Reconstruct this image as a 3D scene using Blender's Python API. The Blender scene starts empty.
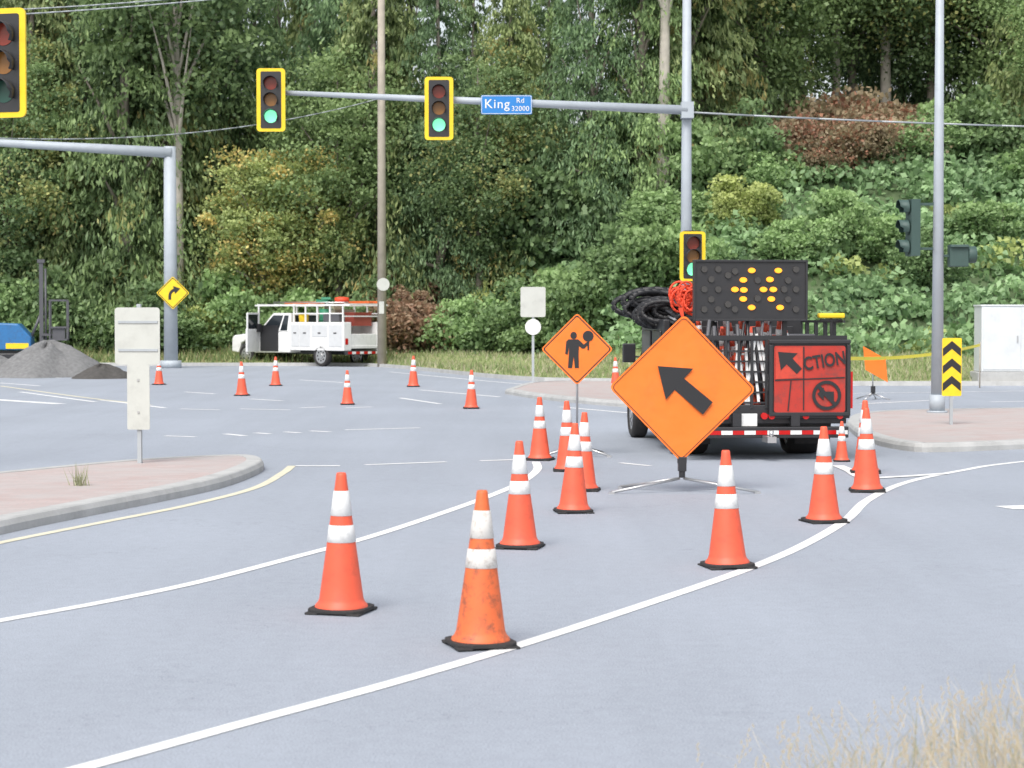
import bpy, bmesh, math, random
import numpy as np
from mathutils import Matrix, Vector, Euler
random.seed(4); RNG=np.random.default_rng(7)
scene=bpy.context.scene
COL=scene.collection
# ------------------------------------------------------------ camera
CAMH=1.9; F=2000.0; TP=0.032
cam=bpy.data.cameras.new("camera"); camo=bpy.data.objects.new("camera",cam); COL.objects.link(camo)
camo.location=(0,0,CAMH); camo.rotation_euler=(math.pi/2-math.atan(TP),0,0)
cam.sensor_width=36; cam.lens=36*F/1024; cam.clip_end=2000; cam.clip_start=0.1
cam.dof.use_dof=True; cam.dof.focus_distance=23; cam.dof.aperture_fstop=4.6
scene.camera=camo
def ray(u,v):
    a=math.atan(TP); c,s=math.cos(a),math.sin(a); k=(384-v)/F
    return Vector(((u-512)/F, c+k*s, -s+k*c))
def G(u,v):
    d=ray(u,v); t=-CAMH/d.z; return (d.x*t,d.y*t)
def D(u,v,dep):
    d=ray(u,v); t=dep/d.y; return Vector((d.x*t,dep,CAMH+d.z*t))
# ------------------------------------------------------------ materials
MATS={}
def M(name,col,rough=.6,metal=0.,var=.12,scale=6.,bump=0.,emis=0.,dirt=0.,coat=0.,dcol=(.06,.05,.045)):
    if name in MATS: return MATS[name]
    m=bpy.data.materials.new(name); m.use_nodes=True; nt=m.node_tree; N=nt.nodes; L=nt.links
    b=N['Principled BSDF']; b.inputs['Roughness'].default_value=rough; b.inputs['Metallic'].default_value=metal
    if coat: b.inputs['Coat Weight'].default_value=coat
    tc=N.new('ShaderNodeTexCoord'); no=N.new('ShaderNodeTexNoise'); no.inputs['Scale'].default_value=scale; no.inputs['Detail'].default_value=6
    L.new(tc.outputs['Object'],no.inputs['Vector'])
    mx=N.new('ShaderNodeMix'); mx.data_type='RGBA'
    mx.inputs[6].default_value=(*[max(0,c*(1-var)) for c in col],1); mx.inputs[7].default_value=(*[min(1,c*(1+var)) for c in col],1)
    L.new(no.outputs['Fac'],mx.inputs[0]); out=mx.outputs[2]
    if dirt:
        n2=N.new('ShaderNodeTexNoise'); n2.inputs['Scale'].default_value=scale*1.7; n2.inputs['Detail'].default_value=9; n2.inputs['Roughness'].default_value=.7
        L.new(tc.outputs['Object'],n2.inputs['Vector'])
        r=N.new('ShaderNodeMapRange'); r.inputs['From Min'].default_value=.5; r.inputs['From Max'].default_value=.68; r.inputs['To Max'].default_value=dirt
        L.new(n2.outputs['Fac'],r.inputs['Value'])
        m2=N.new('ShaderNodeMix'); m2.data_type='RGBA'; L.new(r.outputs[0],m2.inputs[0]); L.new(out,m2.inputs[6]); m2.inputs[7].default_value=(*dcol,1); out=m2.outputs[2]
    L.new(out,b.inputs['Base Color'])
    if emis:
        b.inputs['Emission Color'].default_value=(*col,1); b.inputs['Emission Strength'].default_value=emis
    if bump:
        bp=N.new('ShaderNodeBump'); bp.inputs['Strength'].default_value=bump; bp.inputs['Distance'].default_value=.02
        n3=N.new('ShaderNodeTexNoise'); n3.inputs['Scale'].default_value=scale*4; L.new(tc.outputs['Object'],n3.inputs['Vector'])
        L.new(n3.outputs['Fac'],bp.inputs['Height']); L.new(bp.outputs[0],b.inputs['Normal'])
    MATS[name]=m; return m
ORANGE=M('cone orange plastic',(.80,.115,.055),.5,dirt=.25,scale=5)
ORANGE_D=M('scuffed cone orange',(.74,.15,.045),.55,dirt=.75,scale=7,var=.2)
WHITE_R=M('reflective white sheeting',(.76,.76,.75),.35,dirt=.25,scale=9)
WHITE_D=M('scuffed white sheeting',(.72,.69,.65),.45,dirt=.7,scale=14,dcol=(.30,.22,.17))
RUBBER=M('black rubber',(.03,.028,.028),.8,bump=.3,dirt=.2)
SIGNOR=M('fluorescent orange sign fabric',(.98,.20,.022),.5,var=.09,scale=1.1,dirt=.14,bump=.55)
BLACK=M('black vinyl',(.020,.020,.022),.5)
BLACKP=M('black paint',(.024,.024,.027),.4,dirt=.15,coat=.15)
YEL=M('signal yellow',(.88,.60,.02),.4,dirt=.1)
GALV=M('galvanised steel',(.42,.45,.47),.5,metal=.25,scale=4,dirt=.06)
GREYP=M('pale blue grey pole paint',(.40,.44,.48),.5,scale=3,dirt=.08)
STEEL=M('bare steel',(.55,.55,.55),.35,metal=.8)
ALU=M('aluminium sign back',(.54,.55,.51),.5,metal=.1,scale=3,dirt=.12)
WHITEP=M('white vehicle paint',(.80,.80,.79),.3,scale=2,var=.05,dirt=.18,coat=.3)
REDP=M('worn sign dark red',(.46,.035,.022),.55,dirt=.55,scale=4,var=.25)
REDL=M('tail lamp red',(.5,.01,.01),.2)
GLASS=M('dark vehicle glass',(.02,.025,.03),.08,var=.3)
WOOD=M('weathered wooden pole',(.38,.34,.28),.85,scale=3,var=.3,bump=.3)
BLUE=M('street name blue',(.02,.20,.55),.45)
BLUEM=M('machine blue',(.03,.16,.38),.4,dirt=.4)
CONC=M('kerb concrete',(.44,.44,.43),.9,scale=2.5,var=.25,bump=.4,dirt=.2,dcol=(.16,.15,.14))
CAB=M('cabinet pale paint',(.64,.66,.67),.5,scale=1.2,dirt=.1)
PAINT=M('road paint white',(.78,.78,.77),.7,scale=3,var=.1,dirt=.4,dcol=(.42,.43,.46))
PAINTY=M('road paint faded yellow',(.66,.62,.47),.7,scale=3,var=.12,dirt=.4,dcol=(.42,.43,.46))
AMBER=M('lit amber lamp',(1.,.33,.02),.3,emis=1.15)
UNLIT=M('unlit lamp',(.055,.052,.05),.3)
GRN=M('lit green lens',(.22,.95,.50),.3,emis=.95)
LRED=M('unlit red lens',(.26,.035,.02),.25)
LAMB=M('unlit amber lens',(.30,.13,.03),.25)
GREENB=M('faded dark green housing',(.045,.085,.075),.55,dirt=.1)
TAPE=M('yellow barricade tape',(.85,.72,.05),.5)
REDO=M('orange red webbing',(.75,.07,.025),.6,var=.3)
GREENP=M('green plastic',(.03,.22,.12),.5)
DGREY=M('dark grey steel',(.09,.09,.10),.5)
# ------------------------------------------------------------ mesh builder
class MB:
    def __init__(s): s.v=[];s.f=[];s.m=[];s.s=[]
    def add(s,vs,fs,mi=0,sm=False):
        o=len(s.v); s.v+= [tuple(p) for p in vs]
        for f in fs: s.f.append(tuple(o+i for i in f)); s.m.append(mi); s.s.append(sm)
        return s
    def box(s,c,d,mi=0,rot=None):
        c=Vector(c); R=Euler(rot).to_matrix() if rot else Matrix.Identity(3)
        vs=[c+R@Vector((x*d[0]/2,y*d[1]/2,z*d[2]/2)) for x in(-1,1) for y in(-1,1) for z in(-1,1)]
        return s.add(vs,[(0,1,3,2),(4,6,7,5),(0,4,5,1),(2,3,7,6),(0,2,6,4),(1,5,7,3)],mi)
    def cyl(s,p0,p1,r0,r1=None,n=14,mi=0,cap=True):
        p0=Vector(p0);p1=Vector(p1); r1=r0 if r1 is None else r1
        q=(p1-p0).to_track_quat('Z','Y'); vs=[]
        for p,r in((p0,r0),(p1,r1)):
            for i in range(n):
                a=2*math.pi*i/n; vs.append(p+q@Vector((r*math.cos(a),r*math.sin(a),0)))
        s.add(vs,[(i,(i+1)%n,n+(i+1)%n,n+i) for i in range(n)],mi,True)
        if cap: s.add(vs,[tuple(range(n-1,-1,-1)),tuple(range(n,2*n))],mi)
        return s
    def tube(s,path,r,n=8,mi=0):
        for a,b in zip(path[:-1],path[1:]): s.cyl(a,b,r,n=n,mi=mi)
        return s
    def prism(s,pts,vec,mi=0,sm=False):
        vec=Vector(vec); n=len(pts); vs=[Vector(p) for p in pts]+[Vector(p)+vec for p in pts]
        s.add(vs,[tuple(range(n-1,-1,-1)),tuple(range(n,2*n))],mi)
        s.add(vs,[(i,(i+1)%n,n+(i+1)%n,n+i) for i in range(n)],mi,sm); return s
    def plate(s,pts,y,th,mi=0): return s.prism([(p[0],y,p[1]) for p in pts],(0,th,0),mi)
    def ring(s,o,i,y,mi=0,th=.002):
        n=len(o); vs=[(p[0],y,p[1]) for p in o]+[(p[0],y,p[1]) for p in i]
        return s.add(vs,[(k,(k+1)%n,n+(k+1)%n,n+k) for k in range(n)],mi)
    def lathe(s,prof,n=28,mi=0,c=(0,0,0),cap=True):
        vs=[]
        for r,z in prof:
            for i in range(n):
                a=2*math.pi*i/n; vs.append((c[0]+r*math.cos(a),c[1]+r*math.sin(a),c[2]+z))
        fs=[]
        for k in range(len(prof)-1):
            for i in range(n): fs.append((k*n+i,k*n+(i+1)%n,(k+1)*n+(i+1)%n,(k+1)*n+i))
        s.add(vs,fs,mi,True)
        if cap:
            k=len(prof)-1
            s.add(vs,[tuple(range(n-1,-1,-1)),tuple(k*n+i for i in range(n))],mi)
        return s
    def mesh(s,name,mats,recalc=True):
        me=bpy.data.meshes.new(name); me.from_pydata(s.v,[],s.f)
        for m in mats: me.materials.append(m)
        me.polygons.foreach_set('material_index',s.m); me.polygons.foreach_set('use_smooth',s.s)
        if recalc:
            bm=bmesh.new(); bm.from_mesh(me); bmesh.ops.remove_doubles(bm,verts=bm.verts,dist=1e-5)
            bmesh.ops.recalc_face_normals(bm,faces=bm.faces); bm.to_mesh(me); bm.free()
        return me
    def obj(s,name,mats,parent=None,loc=(0,0,0),rot=(0,0,0),bevel=0,label=None,recalc=True):
        if not isinstance(mats,(list,tuple)): mats=[mats]
        o=bpy.data.objects.new(name,s.mesh(name,mats,recalc)); COL.objects.link(o)
        o.location=loc; o.rotation_euler=rot
        if parent: o.parent=parent
        if bevel:
            b=o.modifiers.new('bevel','BEVEL'); b.width=bevel; b.segments=2; b.limit_method='ANGLE'
        if label: o['label']=label
        return o
def mark(o,label,cat,group=None):
    o['label']=label; o['category']=cat
    if group: o['group']=group
    return o
def thing(name,label,cat,loc=(0,0,0),rz=0,group=None):
    e=bpy.data.objects.new(name,None); e.empty_display_size=.2; COL.objects.link(e)
    e.location=loc; e.rotation_euler=(0,0,rz); return mark(e,label,cat,group)
def structure(o): o['kind']='structure'; return o
def copy_tree(root,loc,rz,scale=1.,label=None,group=None):
    r=root.copy(); COL.objects.link(r); r.location=loc; r.rotation_euler=(0,0,rz); r.scale=(scale,)*3
    if label: r['label']=label
    if group: r['group']=group
    def rec(a,b):
        for ch in a.children:
            c=ch.copy(); COL.objects.link(c); c.parent=b; rec(ch,c)
    rec(root,r); return r
def text(body,size,name,mat,parent,loc,rot=(math.pi/2,0,0),ext=.001,sx=1.,bold=.012,sp=1.):
    cu=bpy.data.curves.new(name,'FONT'); cu.body=body; cu.size=size; cu.align_x='CENTER'; cu.align_y='CENTER'; cu.extrude=ext; cu.offset=size*bold; cu.space_character=sp
    o=bpy.data.objects.new(name,cu); COL.objects.link(o); bpy.context.view_layer.update()
    me=bpy.data.meshes.new_from_object(o.evaluated_get(bpy.context.evaluated_depsgraph_get())); bpy.data.objects.remove(o)
    me.materials.clear(); me.materials.append(mat)
    t=bpy.data.objects.new(name,me); COL.objects.link(t); t.parent=parent; t.location=loc; t.rotation_euler=rot; t.scale=(sx,1,1); return t
def rrect(w,h,r,n=4,cx=0,cz=0,rot=0):
    pts=[]
    for qx,qz,a0 in((1,1,0),(-1,1,90),(-1,-1,180),(1,-1,270)):
        for i in range(n+1):
            a=math.radians(a0+90*i/n); pts.append((qx*(w/2-r)+r*math.cos(a),qz*(h/2-r)+r*math.sin(a)))
    c,s_=math.cos(rot),math.sin(rot)
    return [(cx+x*c-z*s_,cz+x*s_+z*c) for x,z in pts]
def circ(r,n=24,cx=0,cz=0): return [(cx+r*math.cos(2*math.pi*i/n),cz+r*math.sin(2*math.pi*i/n)) for i in range(n)]
def spline(pts,sub=8):
    P=[Vector((p[0],p[1])) for p in pts]; P=[P[0]*2-P[1]]+P+[P[-1]*2-P[-2]]; out=[]
    for i in range(1,len(P)-2):
        for k in range(sub):
            t=k/sub; a,b,c,d=P[i-1],P[i],P[i+1],P[i+2]
            out.append(.5*((2*b)+(c-a)*t+(2*a-5*b+4*c-d)*t*t+(3*b-a-3*c+d)*t**3))
    out.append(P[-2]); return out
# ------------------------------------------------------------ terrain
def sm(a,b,x):
    t=min(1,max(0,(x-a)/(b-a))); return t*t*(3-2*t)
def edge(x): return 83-22*sm(-7,2,x)-3*sm(2,8,x)
def foot(x): return 90-12*sm(-4,9,x)
def hgt(x,y):
    e,f=edge(x),foot(x)
    if y<f: z=.10+.4*(y-e)/(f-e)
    else:
        t=y-f; z=.5+(.60*t if t<14 else 8.4+.16*min(t-14,35))
    if y>e+1: z+=.10*math.sin(x*.9+y*.5)*min(1,(y-e-1)/3)+ (.35*math.sin(x*.41+1)*math.sin(y*.5) if y>f+2 else 0)
    return z
def sheet(name,pts,z,mat):
    b=MB(); b.add([(p[0],p[1],z) for p in pts],[tuple(range(len(pts)))]); o=b.obj(name,mat,recalc=False)
    if o.data.polygons[0].normal.z<0: o.data.flip_normals()
    return structure(o)
DIRT=M('dry soil and grass',(.26,.23,.15),.95,scale=1.5,var=.4)
sheet('ground',[(-600,-100),(600,-100),(600,900),(-600,900)],-.02,DIRT)
def asphalt():
    m=bpy.data.materials.new('aged asphalt'); m.use_nodes=True; nt=m.node_tree; N=nt.nodes; L=nt.links; b=N['Principled BSDF']
    b.inputs['Roughness'].default_value=.85; b.inputs['Specular IOR Level'].default_value=.35
    tc=N.new('ShaderNodeTexCoord')
    def noise(sc,det=4,ro=.5,st=None):
        n=N.new('ShaderNodeTexNoise'); n.inputs['Scale'].default_value=sc; n.inputs['Detail'].default_value=det; n.inputs['Roughness'].default_value=ro
        if st:
            mp=N.new('ShaderNodeMapping'); mp.inputs['Scale'].default_value=st; mp.inputs['Rotation'].default_value=(0,0,math.radians(-18)); L.new(tc.outputs['Object'],mp.inputs[0]); L.new(mp.outputs[0],n.inputs['Vector'])
        else: L.new(tc.outputs['Object'],n.inputs['Vector'])
        return n
    def ramp(src,a,b_,c0,c1):
        r=N.new('ShaderNodeMapRange'); r.inputs['From Min'].default_value=a; r.inputs['From Max'].default_value=b_; r.inputs['To Min'].default_value=c0; r.inputs['To Max'].default_value=c1; L.new(src,r.inputs['Value']); return r.outputs[0]
    def mul(a,b_):
        k=N.new('ShaderNodeMath'); k.operation='MULTIPLY'; L.new(a,k.inputs[0]); L.new(b_,k.inputs[1]); return k.outputs[0]
    big=ramp(noise(.22,5,.6).outputs['Fac'],.3,.7,.95,1.05)
    streak=ramp(noise(1.0,4,.6,(.9,.06,1)).outputs['Fac'],.35,.65,.95,1.04)
    mid=ramp(noise(9,6,.7).outputs['Fac'],.3,.7,.94,1.06)
    fine=ramp(noise(90,3,.8).outputs['Fac'],.3,.7,.68,1.32)
    v=N.new('ShaderNodeTexVoronoi'); v.feature='DISTANCE_TO_EDGE'; v.inputs['Scale'].default_value=.16
    wn=noise(.9,5,.7); vm=N.new('ShaderNodeVectorMath'); vm.operation='MULTIPLY_ADD'; L.new(wn.outputs['Color'],vm.inputs[0]); vm.inputs[1].default_value=(2.5,2.5,0); L.new(tc.outputs['Object'],vm.inputs[2]); L.new(vm.outputs[0],v.inputs['Vector'])
    crack=ramp(v.outputs['Distance'],.0,.0025,.86,1.)
    t=mul(mul(mul(big,streak),mul(mid,fine)),crack)
    mx=N.new('ShaderNodeVectorMath'); mx.operation='SCALE'; mx.inputs[0].default_value=(.325,.352,.400); L.new(t,mx.inputs['Scale'])
    L.new(mx.outputs[0],b.inputs['Base Color'])
    bp=N.new('ShaderNodeBump'); bp.inputs['Strength'].default_value=.3; bp.inputs['Distance'].default_value=.006; L.new(fine,bp.inputs['Height']); L.new(bp.outputs[0],b.inputs['Normal'])
    return m
ASPH=asphalt()
road=sheet('road',[(-120,2),(120,2),(120,96),(-120,96)],0,ASPH)
def brick():
    m=bpy.data.materials.new('pinkish brick paving'); m.use_nodes=True; nt=m.node_tree; N=nt.nodes; L=nt.links; b=N['Principled BSDF']; b.inputs['Roughness'].default_value=.9
    tc=N.new('ShaderNodeTexCoord'); br=N.new('ShaderNodeTexBrick'); br.inputs['Scale'].default_value=2.2; br.inputs['Mortar Size'].default_value=.012
    br.inputs['Color1'].default_value=(.43,.33,.31,1); br.inputs['Color2'].default_value=(.48,.39,.37,1); br.inputs['Mortar'].default_value=(.38,.35,.34,1)
    L.new(tc.outputs['Object'],br.inputs['Vector'])
    n=N.new('ShaderNodeTexNoise'); n.inputs['Scale'].default_value=1.3; n.inputs['Detail'].default_value=7; L.new(tc.outputs['Object'],n.inputs['Vector'])
    mx=N.new('ShaderNodeMix'); mx.data_type='RGBA'; r=N.new('ShaderNodeMapRange'); r.inputs['From Min'].default_value=.35; r.inputs['From Max'].default_value=.7; r.inputs['To Max'].default_value=.8; L.new(n.outputs['Fac'],r.inputs['Value']); L.new(r.outputs[0],mx.inputs[0]); L.new(br.outputs['Color'],mx.inputs[6]); mx.inputs[7].default_value=(.43,.41,.40,1); L.new(mx.outputs[2],b.inputs['Base Color']); return m
BRICK=brick()
def island(name,pxpts,h=.13,kw=.22,sub=5):
    P=[Vector(G(*p)) for p in pxpts]
    S=spline(P+[P[0]],sub)[:-1]; n=len(S)
    area=sum(S[i].x*S[(i+1)%n].y-S[(i+1)%n].x*S[i].y for i in range(n))
    if area<0: S=S[::-1]
    def off(d):
        out=[]
        for i in range(n):
            t=(S[(i+1)%n]-S[i-1]).normalized(); nn=Vector((-t.y,t.x)); out.append(S[i]+nn*d)
        return out
    rows=[(0,-.01),(0.0,.07),(.025,h-.012),(.045,h),(kw,h),(kw+.005,h-.06)]
    b=MB(); vs=[]
    for d,z in rows: vs+=[(p.x,p.y,z) for p in off(d)]
    fs=[]
    for k in range(len(rows)-1):
        for i in range(n): fs.append((k*n+i,k*n+(i+1)%n,(k+1)*n+(i+1)%n,(k+1)*n+i))
    b.add(vs,fs); structure(b.obj(name+'_kerb',CONC,recalc=False))
    b=MB(); b.add([(p.x,p.y,h-.006) for p in off(kw)],[tuple(range(n))]); structure(b.obj(name+'_paving',BRICK,recalc=False))
island('traffic_island',[(-300,604),(-120,566),(0,535),(80,518),(150,504),(215,490),(250,478),(264,469),(248,464),(200,465),(120,470),(0,482),(-150,497),(-420,545)])
island('pedestrian_island',[(846,428),(862,440),(900,450),(950,452),(1100,446),(1300,441),(1330,412),(1100,413),(1000,414),(900,416),(856,420)])
island('median_island',[(505,394),(545,400),(640,408),(770,410),(790,397),(700,389),(600,385),(535,386)])
def line(pts,w,mat=PAINT,z=.004,px=True,name='road_marking'):
    S=spline([G(*p) if px else p for p in pts],10); b=MB(); vs=[]
    for i,p in enumerate(S):
        t=(S[min(i+1,len(S)-1)]-S[max(i-1,0)]).normalized(); nn=Vector((-t.y,t.x))*w/2
        vs+=[(p.x+nn.x,p.y+nn.y,z),(p.x-nn.x,p.y-nn.y,z)]
    b.add(vs,[(2*i,2*i+1,2*i+3,2*i+2) for i in range(len(S)-1)]); o=b.obj(name,mat,recalc=False)
    if o.data.polygons[0].normal.z<0: o.data.flip_normals()
    structure(o)
line([(-300,655),(-100,640),(0,621),(100,603),(200,582),(300,556),(370,537),(440,514),(490,496),(522,482),(537,470),(536,462)],.11)
line([(-60,804),(80,769),(250,722),(400,681),(540,639),(650,603),(740,572),(800,547),(845,521),(868,500),(905,483),(960,471),(1030,461),(1250,440)],.11)
line([(838,466),(850,471),(865,478),(900,477),(945,474)],.16,z=.008)
line([(-120,570),(0,543),(100,523),(190,505),(255,488),(283,473),(292,466)],.11,PAINTY)
line([(295,466),(340,466)],.14)
line([(365,465),(446,462)],.12); line([(480,461),(540,459)],.12)
line([(620,463),(650,466)],.1)
for a in [(180,409,220,410),(240,409,290,410),(300,408,325,407),(345,408,372,407),(100,400,165,408),(20,392,95,402),(185,392,215,394),(250,399,283,401),(400,398,440,404),(560,407,640,414),(0,383,40,386),(-40,372,60,378),(225,434,245,436),(255,433,270,434),(285,432,300,433),(310,431,330,432),(165,436,195,437),(345,430,420,428),(860,404,940,400),(870,412,935,416),(990,402,1100,400),(300,380,350,383),(420,390,500,397)]:
    line([(a[0],a[1]),((a[0]+a[2])/2,(a[1]+a[3])/2),(a[2],a[3])],.14)
line([(-100,393),(0,400),(60,404)],.35)
line([(0,386),(80,397),(150,405)],.14,PAINTY)
line([(1004,508),(1060,506)],.35)
line([(390,372),(520,384),(640,392),(780,394),(1100,390)],.12)
# hillside
xs=np.arange(-110,111,1.5)
ys=[0,.3,1,2.5,4,6,8,10,12,14,16,18,20,22,24,26,28,30,33,36,40,45,52,60,75,100,140,220]
b=MB(); vs=[]
for j,t in enumerate(ys):
    for x in xs:
        y=edge(x)+t; vs.append((x,y,hgt(x,y) if j else .0))
n=len(xs); b.add(vs,[(j*n+i,j*n+i+1,(j+1)*n+i+1,(j+1)*n+i) for j in range(len(ys)-1) for i in range(n-1)],0,True)
def hillmat():
    m=bpy.data.materials.new('undergrowth and soil'); m.use_nodes=True; nt=m.node_tree; N=nt.nodes; L=nt.links; b=N['Principled BSDF']; b.inputs['Roughness'].default_value=.95
    g=N.new('ShaderNodeNewGeometry'); sp=N.new('ShaderNodeSeparateXYZ'); L.new(g.outputs['Position'],sp.inputs[0])
    r=N.new('ShaderNodeMapRange'); r.inputs['From Min'].default_value=.5; r.inputs['From Max'].default_value=.9; L.new(sp.outputs['Z'],r.inputs['Value'])
    n=N.new('ShaderNodeTexNoise'); n.inputs['Scale'].default_value=.8; n.inputs['Detail'].default_value=8
    L.new(g.outputs['Position'],n.inputs['Vector'])
    a=N.new('ShaderNodeMix'); a.data_type='RGBA'; a.inputs[6].default_value=(.17,.24,.07,1); a.inputs[7].default_value=(.33,.33,.16,1); L.new(n.outputs['Fac'],a.inputs[0])
    c=N.new('ShaderNodeMix'); c.data_type='RGBA'; c.inputs[7].default_value=(.09,.13,.06,1); L.new(a.outputs[2],c.inputs[6]); L.new(r.outputs[0],c.inputs[0]); L.new(c.outputs[2],b.inputs['Base Color']); return m
structure(b.obj('hillside',hillmat(),recalc=False))
S=[(x,edge(x)-.15) for x in np.arange(-60,60,1.)]
b=MB(); vs=[]
for x,y in S: vs+=[(x,y-.08,0),(x,y-.06,.13),(x,y+.25,.13),(x,y+.25,.02)]
b.add(vs,[(4*i+k,4*i+4+k,4*i+5+k,4*i+1+k) for i in range(len(S)-1) for k in range(3)]); structure(b.obj('far_kerb',CONC,recalc=True))
# ------------------------------------------------------------ foliage
def leafmat(name,tr=.3):
    m=bpy.data.materials.new(name); m.use_nodes=True; nt=m.node_tree; N=nt.nodes; L=nt.links; b=N['Principled BSDF']; out=N['Material Output']
    b.inputs['Roughness'].default_value=.5; b.inputs['Specular IOR Level'].default_value=.4
    at=N.new('ShaderNodeAttribute'); at.attribute_name='Col'; oi=N.new('ShaderNodeObjectInfo')
    hs=N.new('ShaderNodeHueSaturation'); hs.inputs['Saturation'].default_value=.84; L.new(at.outputs['Color'],hs.inputs['Color'])  # haze painted into the leaf colour: saturation muted here, value raised below
    r=N.new('ShaderNodeMapRange'); r.inputs['To Min'].default_value=1.12; r.inputs['To Max'].default_value=1.55; L.new(oi.outputs['Random'],r.inputs['Value']); L.new(r.outputs[0],hs.inputs['Value'])
    L.new(hs.outputs[0],b.inputs['Base Color']); t=N.new('ShaderNodeBsdfTranslucent'); L.new(hs.outputs[0],t.inputs[0])
    mx=N.new('ShaderNodeMixShader'); mx.inputs[0].default_value=tr; L.new(b.outputs[0],mx.inputs[1]); L.new(t.outputs[0],mx.inputs[2]); L.new(mx.outputs[0],out.inputs['Surface']); return m
LEAF=leafmat('foliage',.40)
def leafmesh(name,C,U,V,col,mat=LEAF,tri=False):
    n=len(C); 
    if tri: P=np.stack([C-U,C+U,C+V],1); k=3
    else: P=np.stack([C-U,C-V,C+U,C+V],1); k=4
    me=bpy.data.meshes.new(name); me.vertices.add(n*k); me.vertices.foreach_set('co',P.astype(np.float32).ravel())
    me.loops.add(n*k); me.loops.foreach_set('vertex_index',np.arange(n*k,dtype=np.int32))
    me.polygons.add(n); me.polygons.foreach_set('loop_start',np.arange(0,n*k,k,dtype=np.int32)); me.polygons.foreach_set('loop_total',np.full(n,k,dtype=np.int32))
    me.update(calc_edges=True)
    a=me.color_attributes.new('Col','FLOAT_COLOR','POINT'); c=np.ones((n,k,4),np.float32); c[:,:,:3]=col[:,None,:]; a.data.foreach_set('color',c.ravel())
    me.materials.append(mat); return me
def unit(n):
    v=RNG.normal(size=(n,3)); return v/np.linalg.norm(v,axis=1,keepdims=True)
def lerp(a,b,t): return np.array(a)[None]*(1-t[:,None])+np.array(b)[None]*t[:,None]
def cedar(H,R,nb=360,pl=95,dark=(.04,.08,.02),light=(.24,.31,.07),brown=.04,start=.03):
    Cs=[];cols=[]
    for i in range(nb):
        h=H*(start+(1-start)*RNG.random()**1.2*.99); a=RNG.random()*6.283; L=R*(1-h/H)**.75*(.45+.75*RNG.random())+.25
        n=int(pl*(.4+.9*L/R)); t=RNG.random(n)**.55
        x=L*t; lat=RNG.normal(size=n)*.15*(.3+t)*L*.6
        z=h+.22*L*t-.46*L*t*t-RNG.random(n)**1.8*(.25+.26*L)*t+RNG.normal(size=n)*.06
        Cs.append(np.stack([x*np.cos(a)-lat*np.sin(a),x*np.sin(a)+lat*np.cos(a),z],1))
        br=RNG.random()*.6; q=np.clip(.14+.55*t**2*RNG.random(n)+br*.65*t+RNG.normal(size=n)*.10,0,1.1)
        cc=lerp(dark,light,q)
        if RNG.random()<brown: cc=cc*np.array([1.5,1.0,.8])
        cols.append(cc)
    C=np.concatenate(Cs); col=np.clip(np.concatenate(cols),0,1); n=len(C)
    U=unit(n)*np.array([1,1,.35])*.066*(.6+.8*RNG.random((n,1))); V=unit(n)*.07; V[:,2]-=.13*(.3+1.2*RNG.random(n)); V[:,:2]+=C[:,:2]/R*.05
    return leafmesh('crown',C,U,V,col)
def broad(H0,H1,R,clumps=90,pl=170,dark=(.05,.10,.02),light=(.26,.36,.08),accent=None,af=0.,ls=.12,clr=1.):
    Cs=[];cols=[];cc=[]
    mid=(H0+H1)/2; hh=(H1-H0)/2
    for i in range(clumps):
        d=unit(1)[0]*(RNG.random()**.45); c=np.array([d[0]*R,d[1]*R,mid+d[2]*hh])*1.
        if d[2]<-.5: c[:2]*=.6
        r=(.4+.8*RNG.random())*R/3.*clr; n=int(pl*(.5+1.*RNG.random()))
        o=unit(n); rr=r*(.2+1.1*RNG.random(n)); p=c+o*rr[:,None]*np.array([1.15,1.15,.8])+np.stack([0*rr,0*rr,-.30*rr*rr/max(r,.1)],1)
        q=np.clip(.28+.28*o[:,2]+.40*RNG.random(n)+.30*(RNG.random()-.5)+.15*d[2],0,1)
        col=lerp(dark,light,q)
        if accent and RNG.random()<af:
            w=np.clip(RNG.random(n)*1.3,0,1); col=col*(1-w[:,None])+lerp(np.array(accent)*.5,accent,RNG.random(n))*w[:,None]
        Cs.append(p); cols.append(col); cc.append(c)
    C=np.concatenate(Cs); col=np.concatenate(cols); n=len(C)
    U=unit(n)*ls*(.6+.8*RNG.random((n,1))); V=np.cross(U,unit(n)); V/=np.linalg.norm(V,axis=1,keepdims=True)+1e-6; V*=ls*1.25*(.6+.7*RNG.random((n,1)))
    return leafmesh('crown',C,U,V,col),cc
BARK=M('bark',(.24,.21,.18),.9,scale=3,var=.4,bump=.5)
BARKL=M('pale bark',(.48,.44,.39),.9,scale=3,var=.35,bump=.4)
def trunk(H,r,limbs=[],mat=BARK):
    b=MB(); segs=9; pts=[]
    for i in range(segs+1):
        t=i/segs; pts.append((Vector((.25*math.sin(t*3+H)*t,.2*math.sin(t*2.3+1)*t,H*t-.5*(i==0))),r*(1.25 if i==0 else (1-.85*t))))
    for (p,a),(q,c) in zip(pts[:-1],pts[1:]): b.cyl(p,q,a,c,10,cap=False)
    for l in limbs:
        l=Vector(l); z0=max(.15*H,l.z*.62); t=z0/H; s=Vector((.25*math.sin(t*3+H)*t,.2*math.sin(t*2.3+1)*t,z0)); mid=(s+l)/2+Vector((0,0,.3)); rr=r*(1-.85*t)*.55
        b.cyl(s,mid,rr,rr*.6,7,cap=False); b.cyl(mid,l,rr*.6,rr*.15,7,cap=False)
    return b.mesh('trunk',[mat])
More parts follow.
